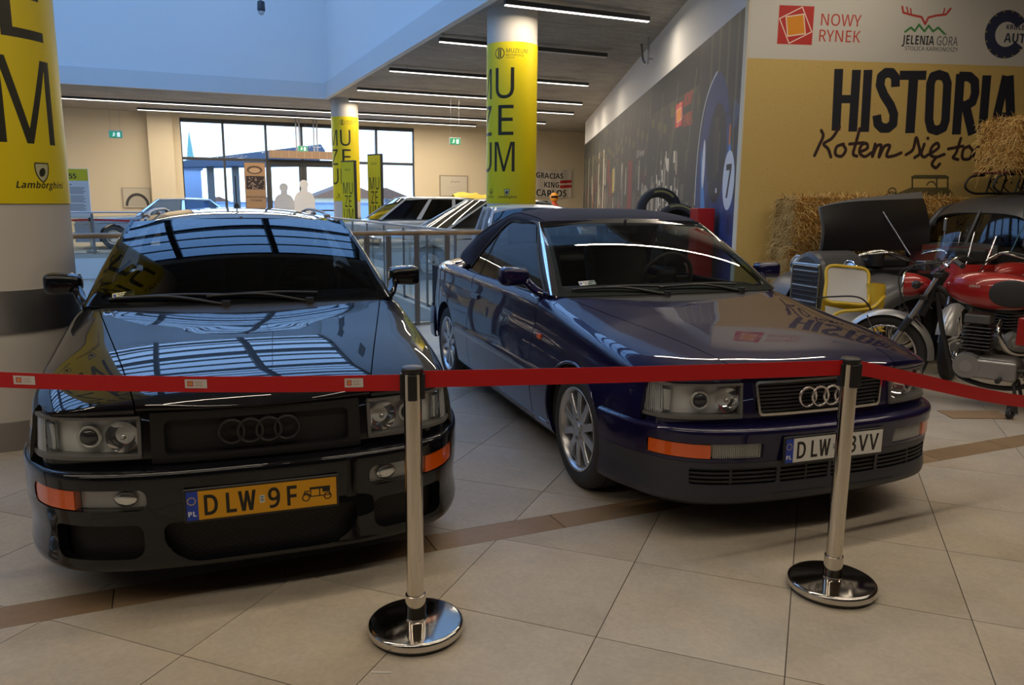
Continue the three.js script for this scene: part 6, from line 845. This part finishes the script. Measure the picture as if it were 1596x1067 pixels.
{ const t = thing('painted_flag', 'white flag hand-painted in black with red bars, hung on the cream wall', 'flag', bw(15.62, 2.22, BW - 0.06).toArray(), TH + 0.0); P(t, 'cloth', sheet((u, v) => [(u - 0.5) * 1.75, (v - 0.5) * 1.2 - 0.04 * Math.sin(Math.PI * u), 0.015 * Math.sin(u * 19) + 0.01 * Math.sin(u * 7 + v * 5)], 30, 10), std(0xffffff, 0.8, 0, { map: canvasTex(512, 352, (x) => { x.fillStyle = '#cfc6b8'; x.fillRect(0, 0, 512, 352); x.fillStyle = '#b3231f'; x.fillRect(345, 130, 167, 38); x.fillRect(345, 190, 167, 38); x.fillStyle = '#191919'; x.font = 'bold 92px sans-serif'; x.fillText('GRACIAS', 4, 108, 400); x.fillText('KING', 120, 218, 220); x.font = 'bold 118px sans-serif'; x.fillText('CARLOS', 6, 335, 460); }) })); }
{ const t = thing('racing_helmet', 'orange and yellow racing helmet on a dummy beside the small rally car', 'helmet', bw(12.35, 0, 24.4).toArray(), 0); P(t, 'dummy', [lathe([[0.22, 0], [0.12, 0.05], [0.05, 0.4], [0.16, 0.9], [0.22, 1.25], [0.08, 1.4], [0.06, 1.46]], 24)], std(lin(0.5, 0.06, 0.02), 0.7)); const h = P(t, 'helmet_shell', new THREE.SphereGeometry(0.155, 24, 16).scale(0.95, 1.08, 1).translate(0, 1.58, 0), std(lin(0.65, 0.26, 0.02), 0.3)); P(h, 'visor', new THREE.SphereGeometry(0.157, 24, 8, -0.9 + Math.PI / 2, 1.8, 1.25, 0.45).scale(0.96, 1.08, 1.01).translate(0, 1.58, 0), MAT.blackGloss); }
{ const t = thing('yellow_tarpaulin', 'crumpled yellow tarpaulin on a low rack by the cream wall', 'tarpaulin', bw(10.7, 0, 27.8).toArray(), TH); P(t, 'sheet', sheet((u, v) => { const h = 1.66 + 0.10 * n24(u * 0.3, v * 0.3) + 0.06 * Math.sin(u * 5); return [(u - 0.5) * 1.6, h * Math.pow(Math.sin(Math.PI * clamp(v, 0.08, 0.92)), 0.12) * 0.98, (v - 0.5) * 0.7]; }, 30, 16), std(lin(0.62, 0.48, 0.06), 0.6)); P(t, 'rack', box(1.4, 1.5, 0.55, 0, 0.75, 0), MAT.grey); }
for (const [u, w, l] of [[2.1, 18.5, 'round atrium pendant lamp on a thin cable, above the black car roof']]) { const t = thing('pendant_lamp', l, 'lamp', bw(1.76, 0, 14.5).toArray(), 0); t.position.y = 4.58; P(t, 'shade', lathe([[0.02, 0.14], [0.06, 0.12], [0.065, 0.0], [0.058, -0.03]], 24), std(lin(0.05, 0.05, 0.055), 0.5)); P(t, 'bulb', new THREE.SphereGeometry(0.05, 16, 12).translate(0, -0.045, 0), std(lin(0.7, 0.72, 0.75), 0.3)); P(t, 'cable', rod([0, 0.14, 0], [0, ROOF - 4.58, 0], 0.006, 6), MAT.black); }
{ const t = thing('ceiling_conduit', 'bent steel conduit and bracket on the white wall above the mural', 'conduit', [2.42, 3.95, -15.2], 0); P(t, 'pipe', tube([[0, 0.45, -0.5], [0, 0.1, -0.2], [0, 0.0, 0.3], [0, 0.42, 0.32]], 0.02, 30, 8), MAT.brushed); P(t, 'bracket', [rod([0.1, 0.05, -0.2], [0, 0.05, -0.2], 0.012), rod([0.1, 0.05, 0.28], [0, 0.05, 0.28], 0.012)], MAT.brushed); }
// outside the window front
const terrace = struct('ground_outside', hb(-60, 70, -0.3, -0.05, BW + 0.3, 75), std(lin(0.30, 0.33, 0.38), 0.9), 'grey roof terrace outside the window', 'terrace'); inHall(terrace);
{ const t = thing('terrace_parapet', 'pale grey parapet along the terrace outside', 'parapet', [0, 0, 0], TH); P(t, 'wall', hb(-40, 60, -0.05, 1.15, 60, 60.4), std(lin(0.50, 0.56, 0.66), 0.8)); P(t, 'coping', hb(-40, 60, 1.15, 1.25, 59.9, 60.5), std(lin(0.34, 0.38, 0.44), 0.6)); }
{ const t = thing('terrace_canopy', 'dark sloping canopy roof on posts outside the window', 'canopy', [0, 0, 0], TH); P(t, 'roof', extrude([[-8, 2.85], [1.0, 3.10], [7.2, 4.05], [7.4, 3.75], [7.0, 3.1], [1.0, 2.85], [-8, 2.6]], 3.0, 0).translate(0, 0, -42), std(lin(0.10, 0.12, 0.16), 0.6)); for (const u of [2.2, 3.3, 4.4]) P(t, 'post', hb(u - 0.15, u + 0.15, -0.05, 3.2, 39.4, 39.7), std(lin(0.16, 0.14, 0.12), 0.7)); }
{ const t = thing('neighbour_building', 'pale blue-grey flat building outside the window', 'building', [0, 0, 0], TH); P(t, 'wall', hb(-9, 2.0, -0.05, 2.9, 44, 50), std(lin(0.46, 0.54, 0.68), 0.8)); P(t, 'roof_edge', hb(-9.1, 2.1, 2.9, 3.05, 43.9, 50.1), std(lin(0.2, 0.22, 0.26), 0.7)); P(t, 'window', hb(-1.2, 0.0, 1.0, 2.0, 43.95, 44.02), MAT.blackGloss); }
const hillMat = std(lin(0.055, 0.075, 0.06), 0.95);
{ const g = sheet((u, v) => { const x = mix(-260, 320, u), z = mix(210, 330, v), h = 26 * n9(u * 0.6, 0.2) + 8 * n24(u * 0.9, v * 0.2); return [x, -14 + h * Math.sin(Math.PI * clamp(v * 0.8 + 0.06)) , -z]; }, 90, 10); const m = struct('hills', g, hillMat, 'low wooded hills on the horizon', 'hills'); inHall(m); inHall(struct('ground_town', hb(-400, 400, -16, -15, 75, 420), std(lin(0.16, 0.17, 0.16), 0.95), 'low ground of the town outside', 'ground')); }
for (let k = 0; k < 16; k++) { const u = -20 + k * 5.6 + rr(-1, 1), w = 118 + (k % 4) * 14, hgt = rr(4.5, 8), wd = rr(7, 11); const t = thing('town_house', ['white house with a red roof', 'grey house with a dark roof', 'cream house with a brown roof'][k % 3] + ' in the town outside the window', 'house', [0, 0, 0], TH, 'houses of the town outside'); const base = -15; P(t, 'wall', hb(u - wd / 2, u + wd / 2, base, base + 9 + hgt, w, w + 8), std([lin(0.6, 0.6, 0.6), lin(0.42, 0.45, 0.5), lin(0.6, 0.54, 0.42)][k % 3], 0.9)); P(t, 'roof', extrude([[u - wd / 2 - 0.4, base + 9 + hgt], [u + wd / 2 + 0.4, base + 9 + hgt], [u, base + 11.2 + hgt]], 8.8, 0).translate(0, 0, -w - 8.4), std([lin(0.36, 0.10, 0.06), lin(0.14, 0.15, 0.17), lin(0.24, 0.12, 0.07)][k % 3], 0.9)); }
{ const t = thing('church_tower', 'slim church tower with a green spire beyond the window', 'tower', bw(10.5, -15, 300).toArray(), TH); P(t, 'tower', [box(3.4, 27, 3.4, 0, 13.5, 0), box(14, 19, 8, -8, 9.5, 0)], std(lin(0.5, 0.52, 0.56), 0.9)); P(t, 'spire', [cyl(1.3, 2.2, 3, 8, 0, 28.5, 0), cyl(0.8, 1.3, 3, 8, 0, 31.5, 0), cyl(0.1, 0.9, 6, 8, 0, 36, 0)], std(lin(0.20, 0.42, 0.36), 0.7)); }
one('paper_stick', rbox(0.062, 0.004, 0.004, 0.0015), MAT.white, 'short white paper stick lying on a tile before the post', 'stick').position.set(-0.395, 0.002, -2.20);
scene.traverse((o) => { if (o.isMesh) { o.castShadow = true; o.receiveShadow = true; } });
renderer.render(scene, camera);
